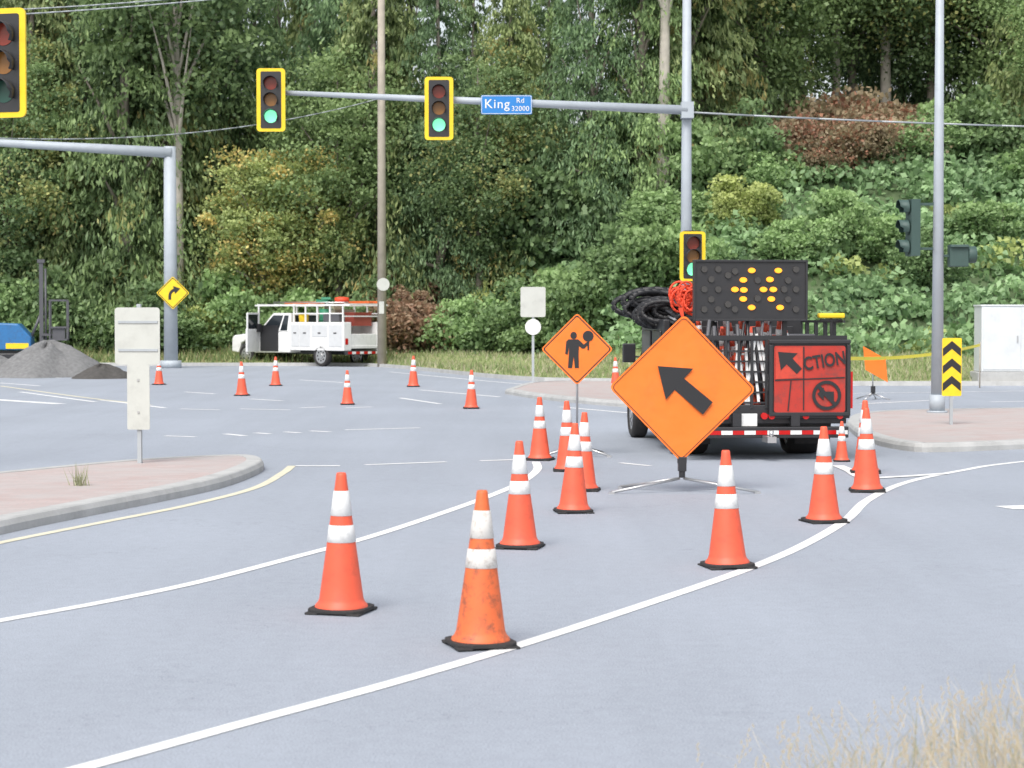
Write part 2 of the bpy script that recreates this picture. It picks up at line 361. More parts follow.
def place_tree(pr,name,label,cat,x,y,rz,s,group,sz=1.):
    e=thing(name,label,cat,(x,y,hgt(x,y)-.1),rz,group); e.scale=(s,s,s*sz)
    for nm,me in(('trunk',pr[1]),('crown',pr[0])):
        o=bpy.data.objects.new(nm,me); COL.objects.link(o); o.parent=e
    return e
cedars=[]
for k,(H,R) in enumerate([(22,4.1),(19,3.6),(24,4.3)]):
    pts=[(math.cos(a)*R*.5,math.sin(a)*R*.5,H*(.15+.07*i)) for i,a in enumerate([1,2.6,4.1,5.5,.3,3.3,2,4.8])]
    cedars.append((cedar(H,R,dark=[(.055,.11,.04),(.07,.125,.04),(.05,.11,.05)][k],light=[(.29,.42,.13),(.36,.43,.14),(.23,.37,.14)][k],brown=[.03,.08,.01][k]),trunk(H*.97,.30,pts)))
maples=[]
specs=[dict(dark=(.07,.13,.04),light=(.31,.45,.14)),dict(dark=(.09,.15,.04),light=(.42,.48,.14),accent=(.72,.54,.12),af=.28),dict(dark=(.055,.11,.04),light=(.26,.39,.13),accent=(.48,.48,.13),af=.15)]
for k,sp in enumerate(specs):
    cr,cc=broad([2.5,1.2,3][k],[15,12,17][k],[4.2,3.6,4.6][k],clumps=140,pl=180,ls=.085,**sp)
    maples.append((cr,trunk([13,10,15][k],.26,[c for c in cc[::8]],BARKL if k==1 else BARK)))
tall=[]
cr,cc=broad(9,21,4.3,clumps=75,pl=190,dark=(.055,.11,.04),light=(.29,.42,.14),ls=.10); tall.append((cr,trunk(20,.28,[c for c in cc[::5]],BARKL)))
def px2(px,d): return (px-512)*d/F
ced=[(-30,93,0),(35,93,1),(88,95,2),(128,92,0),(165,94,1),(212,96,0),(240,99,2),(350,96,2),(378,93,1),(408,96,0),(440,92,2,.80),(474,97,0,.66),(508,93,1,.84),(550,95,0,.70),(592,91,2,.80),(640,91,0,.86),(682,93,1),(735,98,0),(20,104,2),(75,106,0),(155,108,1),(280,104,0),(320,101,1),(725,110,1),(900,108,2),(985,106,0),(1060,98,1),(-90,95,2),(1040,110,0),(530,100,2,.60)]
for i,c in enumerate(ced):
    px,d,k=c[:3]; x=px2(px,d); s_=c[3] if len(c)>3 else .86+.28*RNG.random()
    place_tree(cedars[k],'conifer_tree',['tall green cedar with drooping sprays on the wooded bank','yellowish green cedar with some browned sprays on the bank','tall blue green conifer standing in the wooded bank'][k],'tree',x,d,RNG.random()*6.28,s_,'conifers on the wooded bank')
map_=[(262,91.5,1),(306,92,1),(338,92,0),(800,102,0),(850,105,2),(765,97,0),(930,104,2),(1010,102,0),(480,91,2),(700,96,2),(870,113,0),(10,91,2),(1080,92,0)]
for i,(px,d,k) in enumerate(map_):
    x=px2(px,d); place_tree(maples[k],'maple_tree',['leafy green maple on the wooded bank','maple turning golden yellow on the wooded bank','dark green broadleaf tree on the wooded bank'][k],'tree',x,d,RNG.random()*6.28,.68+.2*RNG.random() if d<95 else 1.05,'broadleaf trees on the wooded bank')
for px,d in [(745,103),(790,106),(835,103),(885,104),(965,107),(178,91.2),(915,110),(662,89.5)]:
    place_tree(tall[0],'tall_tree','tall bare trunked tree with high leafy crown on the bank','tree',px2(px,d),d,RNG.random()*6.28,.9+.25*RNG.random(),'tall bare trunked trees on the bank')
def shrub(R,H,**k):
    cr,cc=broad(0.0,H,R,clumps=38,pl=150,ls=.07,clr=1.15,**k); 
    b=MB()
    for c in cc[::4]: b.cyl((0,0,-.2),(c[0]*.8,c[1]*.8,max(.2,c[2])),.035,.01,6,cap=False)
    return (cr,b.mesh('stem',[BARK]))
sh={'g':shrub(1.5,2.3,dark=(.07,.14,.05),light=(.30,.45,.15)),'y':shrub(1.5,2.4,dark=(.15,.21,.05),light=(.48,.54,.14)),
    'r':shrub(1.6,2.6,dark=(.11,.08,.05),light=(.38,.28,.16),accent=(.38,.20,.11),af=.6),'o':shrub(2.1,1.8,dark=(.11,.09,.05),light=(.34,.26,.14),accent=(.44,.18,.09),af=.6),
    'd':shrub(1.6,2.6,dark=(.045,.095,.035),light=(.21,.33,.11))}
slab={'g':'leafy green shrub at the foot of the bank','y':'bright yellow green shrub on the ivy bank','r':'reddish brown shrub at the foot of the bank','o':'rust red creeper clad shrub on the bank','d':'dark green shrub at the foot of the bank'}
shp=[(70,89,'d',1.2),(105,90,'g',1.1),(140,89,'d',1.3),(190,89,'g',1.1),(215,90,'y',.9),(238,91,'g',1.3),(270,90,'g',1.2),(300,91,'g',1.2),(335,90,'g',1.2),(365,89,'d',1.1),(402,88,'r',1.2),(425,89,'r',1.4),(447,88,'r',1.0),(395,91,'r',1.2),(470,87,'g',1.1),(500,87,'d',1.2),(490,90,'y',.8),(525,86,'g',1.1),(555,86,'g',1.2),(590,84,'g',1.2),(620,84,'d',1.3),(650,84,'g',1.3),(745,86.5,'y',1.0),(733,86.,'y',.7),(786,94.0,'o',1.1),(810,92.6,'o',1.1),(838,91.8,'o',1.1),(864,92.2,'o',1.1),(888,93.0,'o',1.0),(800,96,'o',1.3),(828,95.5,'o',1.4),(856,96,'o',1.5),(884,96.5,'o',1.3),(820,90.8,'o',.7),(842,98.5,'o',1.6),(900,98,'o',1.2),(868,99,'o',1.6),(790,98,'o',1.3),(25,89,'g',1.3),(-20,89,'d',1.4),(45,90,'d',1.5),(770,90,'g',1.0),(925,92,'g',1.2),(960,94,'g',1.4),(1000,93,'d',1.4),(700,90,'g',1.5),(730,91,'d',1.3),(560,91,'d',1.7),(520,92,'g',1.6),(150,92,'y',1.0),(100,93,'d',1.7),(1040,90,'g',1.5),(670,87,'g',1.3),(410,92,'r',1.2),(285,93,'y',1.3),(245,93,'y',1.1),(800,84,'g',1.0),(880,85,'g',1.1),(985,86,'g',1.1),(690,83,'g',1.1),(930,83,'d',.9),(840,86,'g',1.1)]
for px,d,k,s in shp:
    x=px2(px,d); e=thing('shrub',slab[k],'shrub',(x,d,hgt(x,d)-.1),RNG.random()*6.28,'shrubs along the wooded bank'); e.scale=(s,s,s*(.8+.4*RNG.random()))
    for nm,me in(('stem',sh[k][1]),('foliage',sh[k][0])):
        o=bpy.data.objects.new(nm,me); COL.objects.link(o); o.parent=e
# ivy ground cover
Cs=[];cols=[]
for i in range(560):
    x=-32+64*RNG.random()**.8; f=foot(x); t=RNG.random()*18; 
    y=f+t; r=.5+1.0*RNG.random(); n=int(190*r); o=unit(n); o[:,2]=np.abs(o[:,2]); p=np.array([x,y,hgt(x,y)-.15])+o*(r*(.55+.6*RNG.random(n)))[:,None]*np.array([1.25,1.25,.80])
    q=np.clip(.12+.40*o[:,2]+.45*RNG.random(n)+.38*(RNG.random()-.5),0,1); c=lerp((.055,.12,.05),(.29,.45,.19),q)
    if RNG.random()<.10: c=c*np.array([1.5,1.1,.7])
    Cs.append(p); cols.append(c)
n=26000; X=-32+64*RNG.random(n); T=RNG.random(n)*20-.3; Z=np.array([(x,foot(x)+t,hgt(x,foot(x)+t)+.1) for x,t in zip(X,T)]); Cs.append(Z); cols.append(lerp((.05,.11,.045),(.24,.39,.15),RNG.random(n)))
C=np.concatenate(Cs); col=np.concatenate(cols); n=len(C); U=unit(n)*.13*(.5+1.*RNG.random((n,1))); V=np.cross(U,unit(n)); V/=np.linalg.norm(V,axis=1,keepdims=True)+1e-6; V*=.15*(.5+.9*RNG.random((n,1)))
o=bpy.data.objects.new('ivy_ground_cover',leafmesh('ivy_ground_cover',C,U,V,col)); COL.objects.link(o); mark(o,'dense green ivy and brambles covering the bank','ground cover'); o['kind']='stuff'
def grass(name,label,P,hmin,hmax,w,pal,lean=.35):
    n=len(P); h=hmin+(hmax-hmin)*RNG.random(n)**1.6
    a=RNG.random(n)*6.283; U=np.stack([np.cos(a)*w,np.sin(a)*w,np.zeros(n)],1)
    V=np.stack([RNG.normal(size=n)*lean*h,RNG.normal(size=n)*lean*h,h],1)
    k=RNG.integers(0,len(pal),n); col=np.array(pal)[k]*(.7+.6*RNG.random((n,1)))*.8
    o=bpy.data.objects.new(name,leafmesh(name,P,U,V,col,tri=True)); COL.objects.link(o); mark(o,label,'grass'); o['kind']='stuff'; return o
n=42000; X=-9+34*RNG.random(n); Tt=RNG.random(n); P=np.array([(x,edge(x)+.4+t*(foot(x)-edge(x)+1),hgt(x,edge(x)+.4+t*(foot(x)-edge(x)+1))-.03) for x,t in zip(X,Tt)])
P=P[(np.sin(P[:,0]*1.1+P[:,1]*.4)+RNG.random(len(P))*2)>.1]
grass('verge_grass','rough green and straw coloured grass on the verge',P,.05,.30,.03,[(.36,.35,.18),(.24,.32,.10),(.20,.29,.08),(.45,.42,.26)])
n=5000; X=-30+25*RNG.random(n); P=np.array([(x,edge(x)+.3+t*6,hgt(x,edge(x)+.3+t*6)) for x,t in zip(X,RNG.random(n))])
grass('roadside_grass','rough grass below the trees beyond the road',P,.1,.5,.035,[(.33,.30,.13),(.18,.26,.07),(.15,.22,.06)])
sheet('near_verge',[(.9,4),(6,4),(6,8.2),(2.6,7.9),(1.4,7.4),(1.0,6.6)],.008,DIRT)
pl=[]
for i in range(140):
    x=.95+2.1*RNG.random()**.7; y=6.7+1.25*RNG.random()
    m=RNG.integers(8,20); pl.append(np.stack([x+RNG.normal(size=m)*.07,y+RNG.normal(size=m)*.07,np.zeros(m)+.005],1))
P=np.concatenate(pl)
def dry(P):
    out=[];cols=[];Us=[];Vs=[]
    for p in P:
        mh=.20+.30*min(1,max(0,(p[0]-.85)/1.1)); h=mh*(.5+.55*RNG.random()); ln=RNG.normal(size=2)*.12+np.array([-.03,0]); a=RNG.random()*6.28
        c=np.array([(.62,.52,.35),(.54,.46,.30),(.67,.58,.42),(.40,.40,.23)][RNG.integers(0,4)])*.82
        prev=p.copy(); seg=3
        for k in range(seg):
            t=(k+1)/seg; q=p+np.array([ln[0]*t*t,ln[1]*t*t,h*t]); out.append((prev+q)/2); Vs.append((q-prev)/2*1.1); Us.append(np.array([math.cos(a),math.sin(a),0])*.0030*(1.2-.6*t)); cols.append(c); prev=q
        if RNG.random()<.35:
            for k in range(4):
                q=prev+np.array([RNG.normal()*.006,RNG.normal()*.006,-.02*k]); out.append(q); Vs.append(np.array([RNG.normal()*.005,0,.012])); Us.append(np.array([.004,0,0])); cols.append(np.array([.5,.42,.30]))
    return leafmesh('dry_grass',np.array(out),np.array(Us),np.array(Vs),np.array(cols))
o=bpy.data.objects.new('dry_grass',dry(P)); COL.objects.link(o); mark(o,'pale straw coloured dry grass beside the road','grass'); o['kind']='stuff'
gx,gy=G(80,497); m=60; P=np.stack([gx+RNG.normal(size=m)*.04,gy+RNG.normal(size=m)*.05,np.full(m,.12)],1)
a=RNG.random(m)*6.28; h=.12+.18*RNG.random(m)
o=bpy.data.objects.new('weed',leafmesh('weed',P,np.stack([np.cos(a)*.006,np.sin(a)*.006,a*0],1),np.stack([RNG.normal(size=m)*.06,RNG.normal(size=m)*.06,h],1),np.tile(np.array([[.30,.31,.18]]),(m,1)),tri=True)); COL.objects.link(o); mark(o,'small green weed growing from the brick island','weed')
# ------------------------------------------------------------ traffic cones
def cone(dirty=False):
    e=thing('traffic_cone','orange traffic cone with two white reflective bands','traffic cone')
    O=ORANGE_D if dirty else ORANGE; W=WHITE_D if dirty else WHITE_R
    b=MB(); pts=rrect(.375,.375,.09,3); 
    b.prism([(p[0],p[1],.010) for p in pts],(0,0,.026)); 
    for sx in(-1,1):
        for sy in(-1,1): b.box((sx*.14,sy*.14,.008),(.09,.09,.016))
    b.obj('base',RUBBER,e,bevel=.006)
    rb=lambda z:.148-(z-.05)/(.9-.05)*(.148-.030)
    b=MB(); b.lathe([(.172,.0365),(.168,.050),(rb(.06)+.006,.065),(rb(.09),.09),(rb(.2),.2),(rb(.5),.5),(rb(.86),.86),(.033,.885),(.028,.9),(.020,.9),(.018,.80)],32,cap=False); b.obj('cone_body',O,e,recalc=True)
    for z0,z1 in((.625,.785),(.455,.565)):
        b=MB(); b.lathe([(rb(z0)+.001,z0),(rb(z0)+.004,z0+.002),(rb(z1)+.004,z1-.002),(rb(z1)+.001,z1)],32,cap=False); b.obj('reflective_band',W,e)
    return e
c0=cone(); c1=cone(True)
GRP='orange traffic cones closing the lane'
cl=[(480,651,1.01,1,'scuffed faded orange traffic cone beside the white lane line'),(339,616,1.01,0,0),(520,550,.99,0,0),(574,514,.98,0,0),(584,492,.97,0,0),(568,472,.98,0,0),(540,461,.95,0,0),(730,570,1.0,0,0),(827,524,1.0,0,0),(870,493,1.03,0,0),(868,474,1.0,0,0),(843,462,.6,0,'short orange traffic cone standing behind the truck'),(158,385,.9,0,0),(241,396,.95,0,0),(275,386,.93,0,0),(347,405,.86,0,0),(413,387,.98,0,0),(471,409,.92,0,0),(616,388,.95,0,0)]
for i,(u,v,s,dr,lb) in enumerate(cl):
    x,y=G(u,v); y+=.18*s
    src=c1 if dr else c0
    lab=lb or ('orange traffic cone with two white bands on the asphalt' if y<45 else 'distant orange traffic cone on the open intersection')
    q=copy_tree(src,(x,y,.001),(RNG.random()-.5)*.7,s,lab,GRP)
    if i==0: q.rotation_euler=(0,.012,.3)
    else: q.rotation_euler=((RNG.random()-.5)*.03,(RNG.random()-.5)*.035,q.rotation_euler[2])
for c in (c0,c1):
    for ch in list(c.children): bpy.data.objects.remove(ch)
    bpy.data.objects.remove(c)
# ------------------------------------------------------------ arrow sign
def stand(e,top,fw=.8,zc=.36):
    b=MB(); b.box((0,0,zc-.05),(.09,.09,.16)); b.cyl((0,0,.16),(0,0,zc-.1),.035); b.obj('spring_base',BLACKP,e,bevel=.006)
    for sx,sy in((-fw,-.25),(fw,-.25),(-fw*.8,.45),(fw*.8,.45)):
        b=MB(); b.cyl((sx*.04,sy*.04,.15),(sx,sy,.02),.016,n=8); b.box((sx,sy,.012),(.06,.05,.024)); b.obj('leg',STEEL,e)
    b=MB(); b.cyl((0,.02,zc),(0,.02,top),.016,n=8); b.obj('mast',STEEL,e)
x,y=G(682,492)
e=thing('road_work_arrow_sign','orange diamond fabric sign with black arrow on portable stand','road sign',(x,y,0),math.radians(2))
ks=(492-320)/1.9
zc=1.9-(388-320)/ks; half=.79
side=(half+.026)*math.sqrt(2)
b=MB(); P=rrect(side,side,.06,4,0,zc,math.radians(44.0)); n=len(P); vs=[]
rings=8
for j in range(rings+1):
    t=j/rings
    for p in P:
        xx=p[0]*t; z_=zc+(p[1]-zc)*t; vs.append((xx,-.03-(.018*math.cos(xx*4)*math.cos((z_-zc)*4)+.006*math.sin(xx*9+2*z_))*(1-t),z_))
b.add(vs,[(j*n+i,j*n+(i+1)%n,(j+1)*n+(i+1)%n,(j+1)*n+i) for j in range(rings) for i in range(n)],0,True); b.obj('sign_panel',SIGNOR,e,recalc=True)
b=MB(); b.ring(rrect(side*.965,side*.965,.05,4,0,zc,math.radians(44.0)),rrect(side*.953,side*.953,.045,4,0,zc,math.radians(44.0)),-.038); b.obj('border_line',BLACK,e,recalc=False)
A=[(-24.5,-21.5),(10,-19),(1,-9.5),(29,13.5),(19.5,25.5),(-8,1.5),(-16.5,11)]
b=MB(); b.plate([(p[0]/ks*1.03,zc-p[1]/ks*1.03) for p in A],-.060,.004); b.obj('arrow_symbol',BLACK,e)
stand(e,zc+.3)
b=MB(); b.cyl((-.5,.0,zc),(.5,0,zc),.008,n=6); b.obj('cross_brace',BLACKP,e)
b=MB(); b.box((0,.01,zc-half+.02),(.10,.05,.12)); b.obj('corner_bracket',BLACKP,e)
b=MB(); b.add([(-.01,-.01,zc+half-.02),(.02,-.01,zc+half-.02),(-.0,-.02,zc+half+.10),(-.05,-.02,zc+half+.09)],[(0,1,2,3)]); b.obj('warning_flag',REDO,e,recalc=False)
# flagger sign
x,y=G(577,456)
e=thing('flagger_ahead_sign','orange diamond sign with black flagger symbol on a stand','road sign',(x,y,0),math.radians(-3))
k=(456-320)/1.9; zc=1.9-(349-320)/k; half=35/k; side=half*math.sqrt(2)*1.03
b=MB(); b.plate(rrect(side,side,.04,4,0,zc,math.radians(45)),-.03,.008); b.obj('sign_panel',SIGNOR,e)
b=MB(); b.ring(rrect(side*.95,side*.95,.03,4,0,zc,math.radians(45)),rrect(side*.91,side*.91,.03,4,0,zc,math.radians(45)),-.033); b.obj('border_line',BLACK,e,recalc=False)
q=lambda L_:[(a*1.08/k,zc+c*1.08/k) for a,c in L_]
b=MB(); b.plate(q([(-3.2+3.0*math.cos(t/16*6.283),12.6+3.4*math.sin(t/16*6.283)) for t in range(16)]),-.036,.004)
b.plate(q([(-10,7),(-8,9),(1,9),(3.6,6.8),(6,4.2),(10,7.2),(11.4,5.4),(6.6,.4),(4.4,.6),(1.8,3),(1.4,-5),(1.7,-17.5),(-2.0,-17.5),(-3.1,-7),(-4.6,-17.5),(-8.4,-17.5),(-7.6,-5),(-7.4,2),(-8.6,-5),(-11,-4.4)]),-.036,.004)
b.plate(q([(10.2+5*math.cos(t/16*6.283),12+5*math.sin(t/16*6.283)) for t in range(16)]),-.038,.004)
b.plate(q([(9.6,8),(11.1,8),(11.1,-1),(9.6,-1)]),-.0395,.004); b.obj('flagger_symbol',BLACK,e)
stand(e,zc+.1,fw=.45,zc=.34)
x,y=G(873,400)
e=thing('roadwork_sign','small orange roadwork sign tilted sideways near the grass verge','road sign',(x,y,0),math.radians(10))
b=MB(); b.plate([(-.26,1.28),(.30,.98),(.36,.42),(-.20,.72)],-.02,.01); b.obj('sign_panel',SIGNOR,e)
stand(e,1.0,fw=.3,zc=.3)
# ------------------------------------------------------------ signals
def signal_head(parent,loc,rz=0,w=.60,h=1.32,lit=True,yellow=True,back=True,name='signal_head'):
    pm=YEL if yellow else GREENB
    b=MB()
    if back:
        b.plate(rrect(w,h,.07,4),.0,.03,0); b.plate(rrect(w*.72,h*.90,.03,3),-.006,.005,1)
    b.box((0,.11,0),(.34,.18,1.08),1)
    o=b.obj(name,[pm,BLACKP if yellow else GREENB],parent,loc,(0,0,rz))
    for i,(nm,mt) in enumerate((('red_lens',LRED),('amber_lens',LAMB),('green_lens',GRN if lit else M('unlit green lens',(.02,.08,.06),.3)))):
        if not yellow: mt=GREENB
        z=(1-i)*.345*h/1.32
        bb=MB(); bb.plate(circ(.135,20,0,z),-.014,.006); bb.obj(nm,mt,o)
        bb=MB(); n=18; vs=[]
        for r in(.150,.142):
            for yy in(-.006,-.19):
                for t in range(n+1):
                    a=math.radians(-35+250*t/n); vs.append((r*math.cos(a),yy if yy>-.1 else yy+ (.07 if math.sin(a)<0 else 0),z+r*math.sin(a)))
        m=n+1; fs=[(t,t+1,m+t+1,m+t) for t in range(n)]+[(2*m+t,2*m+t+1,3*m+t+1,3*m+t) for t in range(n)]+[(m+t,m+t+1,3*m+t+1,3*m+t) for t in range(n)]
        bb.add(vs,fs,0,True); bb.obj('visor',BLACKP if yellow else GREENB,o,recalc=False)
    return o
dP=42.5; base=D(686,320,dP); X0=base.x
e=thing('traffic_signal_pole','grey steel mast arm signal pole with green lights and street sign','traffic light',(X0,dP,0))
zp=lambda v,d:CAMH+(ray(512,v).z/ray(512,v).y)*d
ztop=zp(-60,dP); zarm=zp(111,dP); zarm2=zp(96,dP)
b=MB(); b.cyl((0,0,0),(0,0,ztop),.135,.085,18); b.cyl((0,0,0),(0,0,.06),.3,n=18); b.cyl((0,0,.06),(0,0,.3),.2,n=18); b.obj('pole',GREYP,e)
xe=D(283,96,dP).x-X0
b=MB(); b.cyl((0,-.18,zarm),(xe,-.18,zarm2+.05),.10,.05,14); b.box((0,-.12,zarm),(.26,.30,.34)); b.obj('mast_arm',GREYP,e)
for u,v in((271,100),(439,108.5)):
    p=D(u,v,dP-.4); signal_head(e,(p.x-X0,-.42,p.z),0)
    b=MB(); b.box((p.x-X0,-.25,p.z),(.08,.2,.5)); b.obj('bracket',GREYP,e)
p=D(692,256.5,dP-.35); signal_head(e,(p.x-X0,-.5,p.z),math.radians(4),w=.54,h=1.04)
for dz in(.3,-.3):
    b=MB(); b.box((p.x-X0,-.25,p.z+dz),(.06,.35,.05)); b.obj('bracket',GREYP,e)
p=D(506.5,105,dP-.3)
b=MB(); b.plate(rrect(1.07,.40,.03,3,p.x-X0,p.z),-.36,.02); o=b.obj('street_name_sign',BLUE,e)
b=MB(); b.ring(rrect(1.05,.38,.03,3,p.x-X0,p.z),rrect(1.03,.36,.025,3,p.x-X0,p.z),-.363); b.obj('border_line',WHITE_R,o,recalc=False)
text('King',.27,'street_name_text',WHITE_R,o,(p.x-X0-.20,-.365,p.z+.01),bold=.004,sp=1.12)
text('Rd',.15,'street_name_text',WHITE_R,o,(p.x-X0+.29,-.365,p.z+.085),bold=.004,sp=1.1); text('32000',.145,'street_name_text',WHITE_R,o,(p.x-X0+.29,-.365,p.z-.085),bold=.004,sp=1.05)
b=MB(); b.box((p.x-X0,-.27,p.z+.05),(.1,.16,.12)); b.obj('bracket',GREYP,e)
p=D(4,63,24.)
e=thing('near_traffic_signal','yellow framed signal head held out on an arm above the road','traffic light',(p.x-2.6,24.2,0))
b=MB(); b.cyl((0,0,0),(0,0,6.2),.16,.12,16); b.cyl((0,0,0),(0,0,.3),.24,n=16); b.obj('pole',GREYP,e)
b=MB(); b.cyl((0,0,p.z),(2.45,0,p.z),.06,.05,12); b.obj('mast_arm',GREYP,e)
signal_head(e,(2.6,-.2,p.z),math.radians(-14),w=.56,h=1.30,lit=False)
x,y=G(171,368)
e=thing('mast_arm_pole','grey steel mast arm pole with yellow curve warning sign','signal pole',(x,y,0)); 
za=zp(153,y); b=MB(); b.cyl((0,0,0),(0,0,za+.25),.28,.24,18); b.cyl((0,0,0),(0,0,.3),.42,n=18); b.obj('pole',GREYP,e)
b=MB(); b.cyl((.1,-.1,za),(-9.5,-.1,za+.55),.22,.12,14); b.obj('mast_arm',GREYP,e)
zs=zp(293,y); sd=.92
b=MB(); b.plate(rrect(sd,sd,.05,4,.16,zs,math.radians(45)),-.42,.02); o=b.obj('curve_warning_sign',YEL,e)
b=MB(); b.ring(rrect(sd*.94,sd*.94,.05,4,.16,zs,math.radians(45)),rrect(sd*.88,sd*.88,.05,4,.16,zs,math.radians(45)),-.425)
pth=[(-.12,-.30)]+[(-.12+.26*(1-math.cos(a)),-.16+.26*math.sin(a)) for a in np.linspace(0,1.25,7)]
L1=[];L2=[]
for i,c in enumerate(pth):
    a_=Vector(pth[max(0,i-1)]);c_=Vector(pth[min(len(pth)-1,i+1)]); t=(c_-a_).normalized(); nn=Vector((-t.y,t.x))*.055
    L1.append((c[0]+nn.x+.16,c[1]+nn.y+zs+.03)); L2.append((c[0]-nn.x+.16,c[1]-nn.y+zs+.03))
for i in range(len(pth)-1): b.plate([L1[i],L1[i+1],L2[i+1],L2[i]],-.429,.004)
tx_,tz_=pth[-1]; tx_+=.16; tz_+=zs+.03
b.plate([(tx_-.05,tz_+.15),(tx_+.24,tz_+.06),(tx_+.03,tz_-.16)],-.433,.004); b.obj('curve_arrow',BLACK,o)
x,y=G(382,367)
e=thing('utility_pole','tall weathered wooden utility pole beside the far verge','utility pole',(x,y,.1))
b=MB(); b.cyl((0,0,-.3),(0,0,18.5),.19,.13,14); b.obj('pole',WOOD,e)
b=MB(); b.box((0,0,17.6),(2.4,.12,.14)); b.obj('crossarm',WOOD,e)
b=MB(); b.plate(circ(.26,24,.07,zp(287,y)),-.24,.02); b.obj('round_sign',ALU,e)
b=MB(); b.plate(rrect(.2,.5,.02,2,.0,2.3),-.22,.02); b.obj('marker_plate',ALU,e)
x,y=G(937,419)
e=thing('street_lamp_pole','tall pale grey street lamp pole with dark signal heads','street lamp',(x,y,.12))
b=MB(); b.cyl((0,0,0),(0,0,9.6),.120,.07,16); b.cyl((0,0,0),(0,0,.04),.2,n=16); b.cyl((0,0,.04),(0,0,.35),.15,n=16); b.obj('pole',GREYP,e)
b=MB(); b.tube([(0,0,9.4),(.3,0,9.9),(1.2,0,10.2),(2.,0,10.25)],.04); b.obj('lamp_arm',GREYP,e)
b=MB(); b.box((2.3,0,10.25),(.7,.28,.12)); b.obj('lamp_head',GALV,e,bevel=.03)
p=D(909,234,y); o=signal_head(e,(p.x-x-.03,0,p.z),math.radians(-82),w=.46,h=1.46,lit=False,yellow=False,back=False)
o.name='side_signal_head'
for dz in(.45,-.4):
    b=MB(); b.box((p.x-x+.3,.0,p.z+dz),(.65,.05,.05)); b.obj('bracket',GREENB,e)
p=D(958,262,y)
b=MB(); b.box((p.x-x,.0,p.z),(.36,.26,.42)); b.cyl((p.x-x+.18,0,p.z+.02),(p.x-x+.34,0,p.z+.02),.16,.16,16); b.box((p.x-x,-.15,p.z+.17),(.36,.10,.03)); b.obj('pedestrian_signal',GREENB,e,bevel=.015)
b=MB(); b.box((.12,0,p.z),(.25,.05,.05)); b.obj('bracket',GREENB,e)
x,y=G(951,432)
e=thing('chevron_marker_sign','yellow and black chevron hazard marker on island post','road sign',(x,y,.12)); zt=zp(338,y)-.12; zb=zp(396,y)-.12; w=.33; zm=(zt+zb)/2; H=zt-zb
b=MB(); b.plate(rrect(w,H,.02,2,0,zm),-.03,.01); b.obj('sign_panel',YEL,e)
b=MB()
for j in range(3):
    z0=zb+.08+j*H*.30
    b.plate([(-w/2+.012,z0),(0,z0+.13),(w/2-.012,z0),(w/2-.012,z0+.135),(0,z0+.265),(-w/2+.012,z0+.135)],-.034,.004)
b.obj('chevron_stripes',BLACK,e)
b=MB(); b.box((0,0,zt/2-.02),(.05,.05,zt-.04)); b.obj('post',GALV,e)
x,y=G(140,473); k=F/y
e=thing('blank_sign_post','steel post with blank backs of two signs on brick island','road sign',(x,y,.12),math.radians(-6))
zz=lambda v:zp(v,y)-.12
b=MB(); b.box((0,0,zz(304)/2),(.05,.05,zz(304))); b.obj('post',GALV,e)
b=MB(); b.plate(rrect(46/k,57/k,.04,3,-.01,zz(336)),-.05,.012); b.obj('upper_sign_panel',ALU,e)
b=MB(); b.plate(rrect(23/k,65/k,.02,3,0,zz(397)),-.05,.012); b.obj('lower_sign_panel',ALU,e)
for v_ in(322,350):
    b=MB(); b.box((0,-.056,zz(v_)),(.5,.012,.03)); b.obj('bracket',GALV,e)
for v_ in(380,412):
    b=MB(); b.cyl((0,-.055,zz(v_)),(0,-.062,zz(v_)),.015,n=8); b.obj('bolt',STEEL,e)
x,y=G(533,387); k=F/y; zz=lambda v:zp(v,y)-.0
e=thing('rear_facing_sign','square sign back above small round sign on post','road sign',(x,y,0))
b=MB(); b.box((0,0,zz(290)/2),(.07,.07,zz(290))); b.obj('post',GALV,e)
b=MB(); b.plate(rrect(25/k,30/k,.05,3,0,zz(302)),-.06,.015); b.obj('square_sign_panel',ALU,e)
b=MB(); b.plate(circ(8/k,20,0,zz(327)),-.06,.015); b.obj('round_sign_panel',WHITE_R,e)
x,y=G(1010,386); 
e=thing('utility_cabinet','large pale grey roadside electrical cabinet on concrete plinth','utility cabinet',(x+.42,y+.9,.1))
b=MB(); b.box((0,0,.14),(2.5,1.1,.3)); b.obj('plinth',CONC,e,bevel=.02)
b=MB(); b.box((0,0,1.25),(2.3,.95,1.9)); b.box((0,0,2.22),(2.36,1.0,.05)); b.obj('housing',CAB,e,bevel=.015)
for sx in(-.56,.56):
    b=MB(); b.box((sx,-.485,1.25),(1.08,.02,1.78)); b.obj('door',CAB,e,bevel=.006)
    b=MB(); b.box((sx*.2,-.505,1.25),(.04,.03,.2)); b.obj('handle',STEEL,e)
pa=D(835,358,44); pb=D(980,345,56)
o=MB(); n=24; vs=[]
for i in range(n+1):
    t=i/n; c=pa.lerp(pb,t); c.z-=.22*4*t*(1-t)*.6; vs+=[(c.x,c.y+.02*math.sin(t*9),c.z-.04),(c.x,c.y,c.z+.04)]
o.add(vs,[(2*i,2*i+1,2*i+3,2*i+2) for i in range(n)]); q_=o.obj('barricade_tape',TAPE,recalc=False); mark(q_,'yellow barricade tape strung beside the grass verge','barricade tape')
for p in(pa,pb):
    b=MB(); b.cyl((0,0,-.1),(0,0,p.z+.08),.02,n=8); s_=b.obj('tape_stake',WOOD,loc=(p.x,p.y,.0)); mark(s_,'thin wooden stake holding yellow tape','stake','tape stakes')
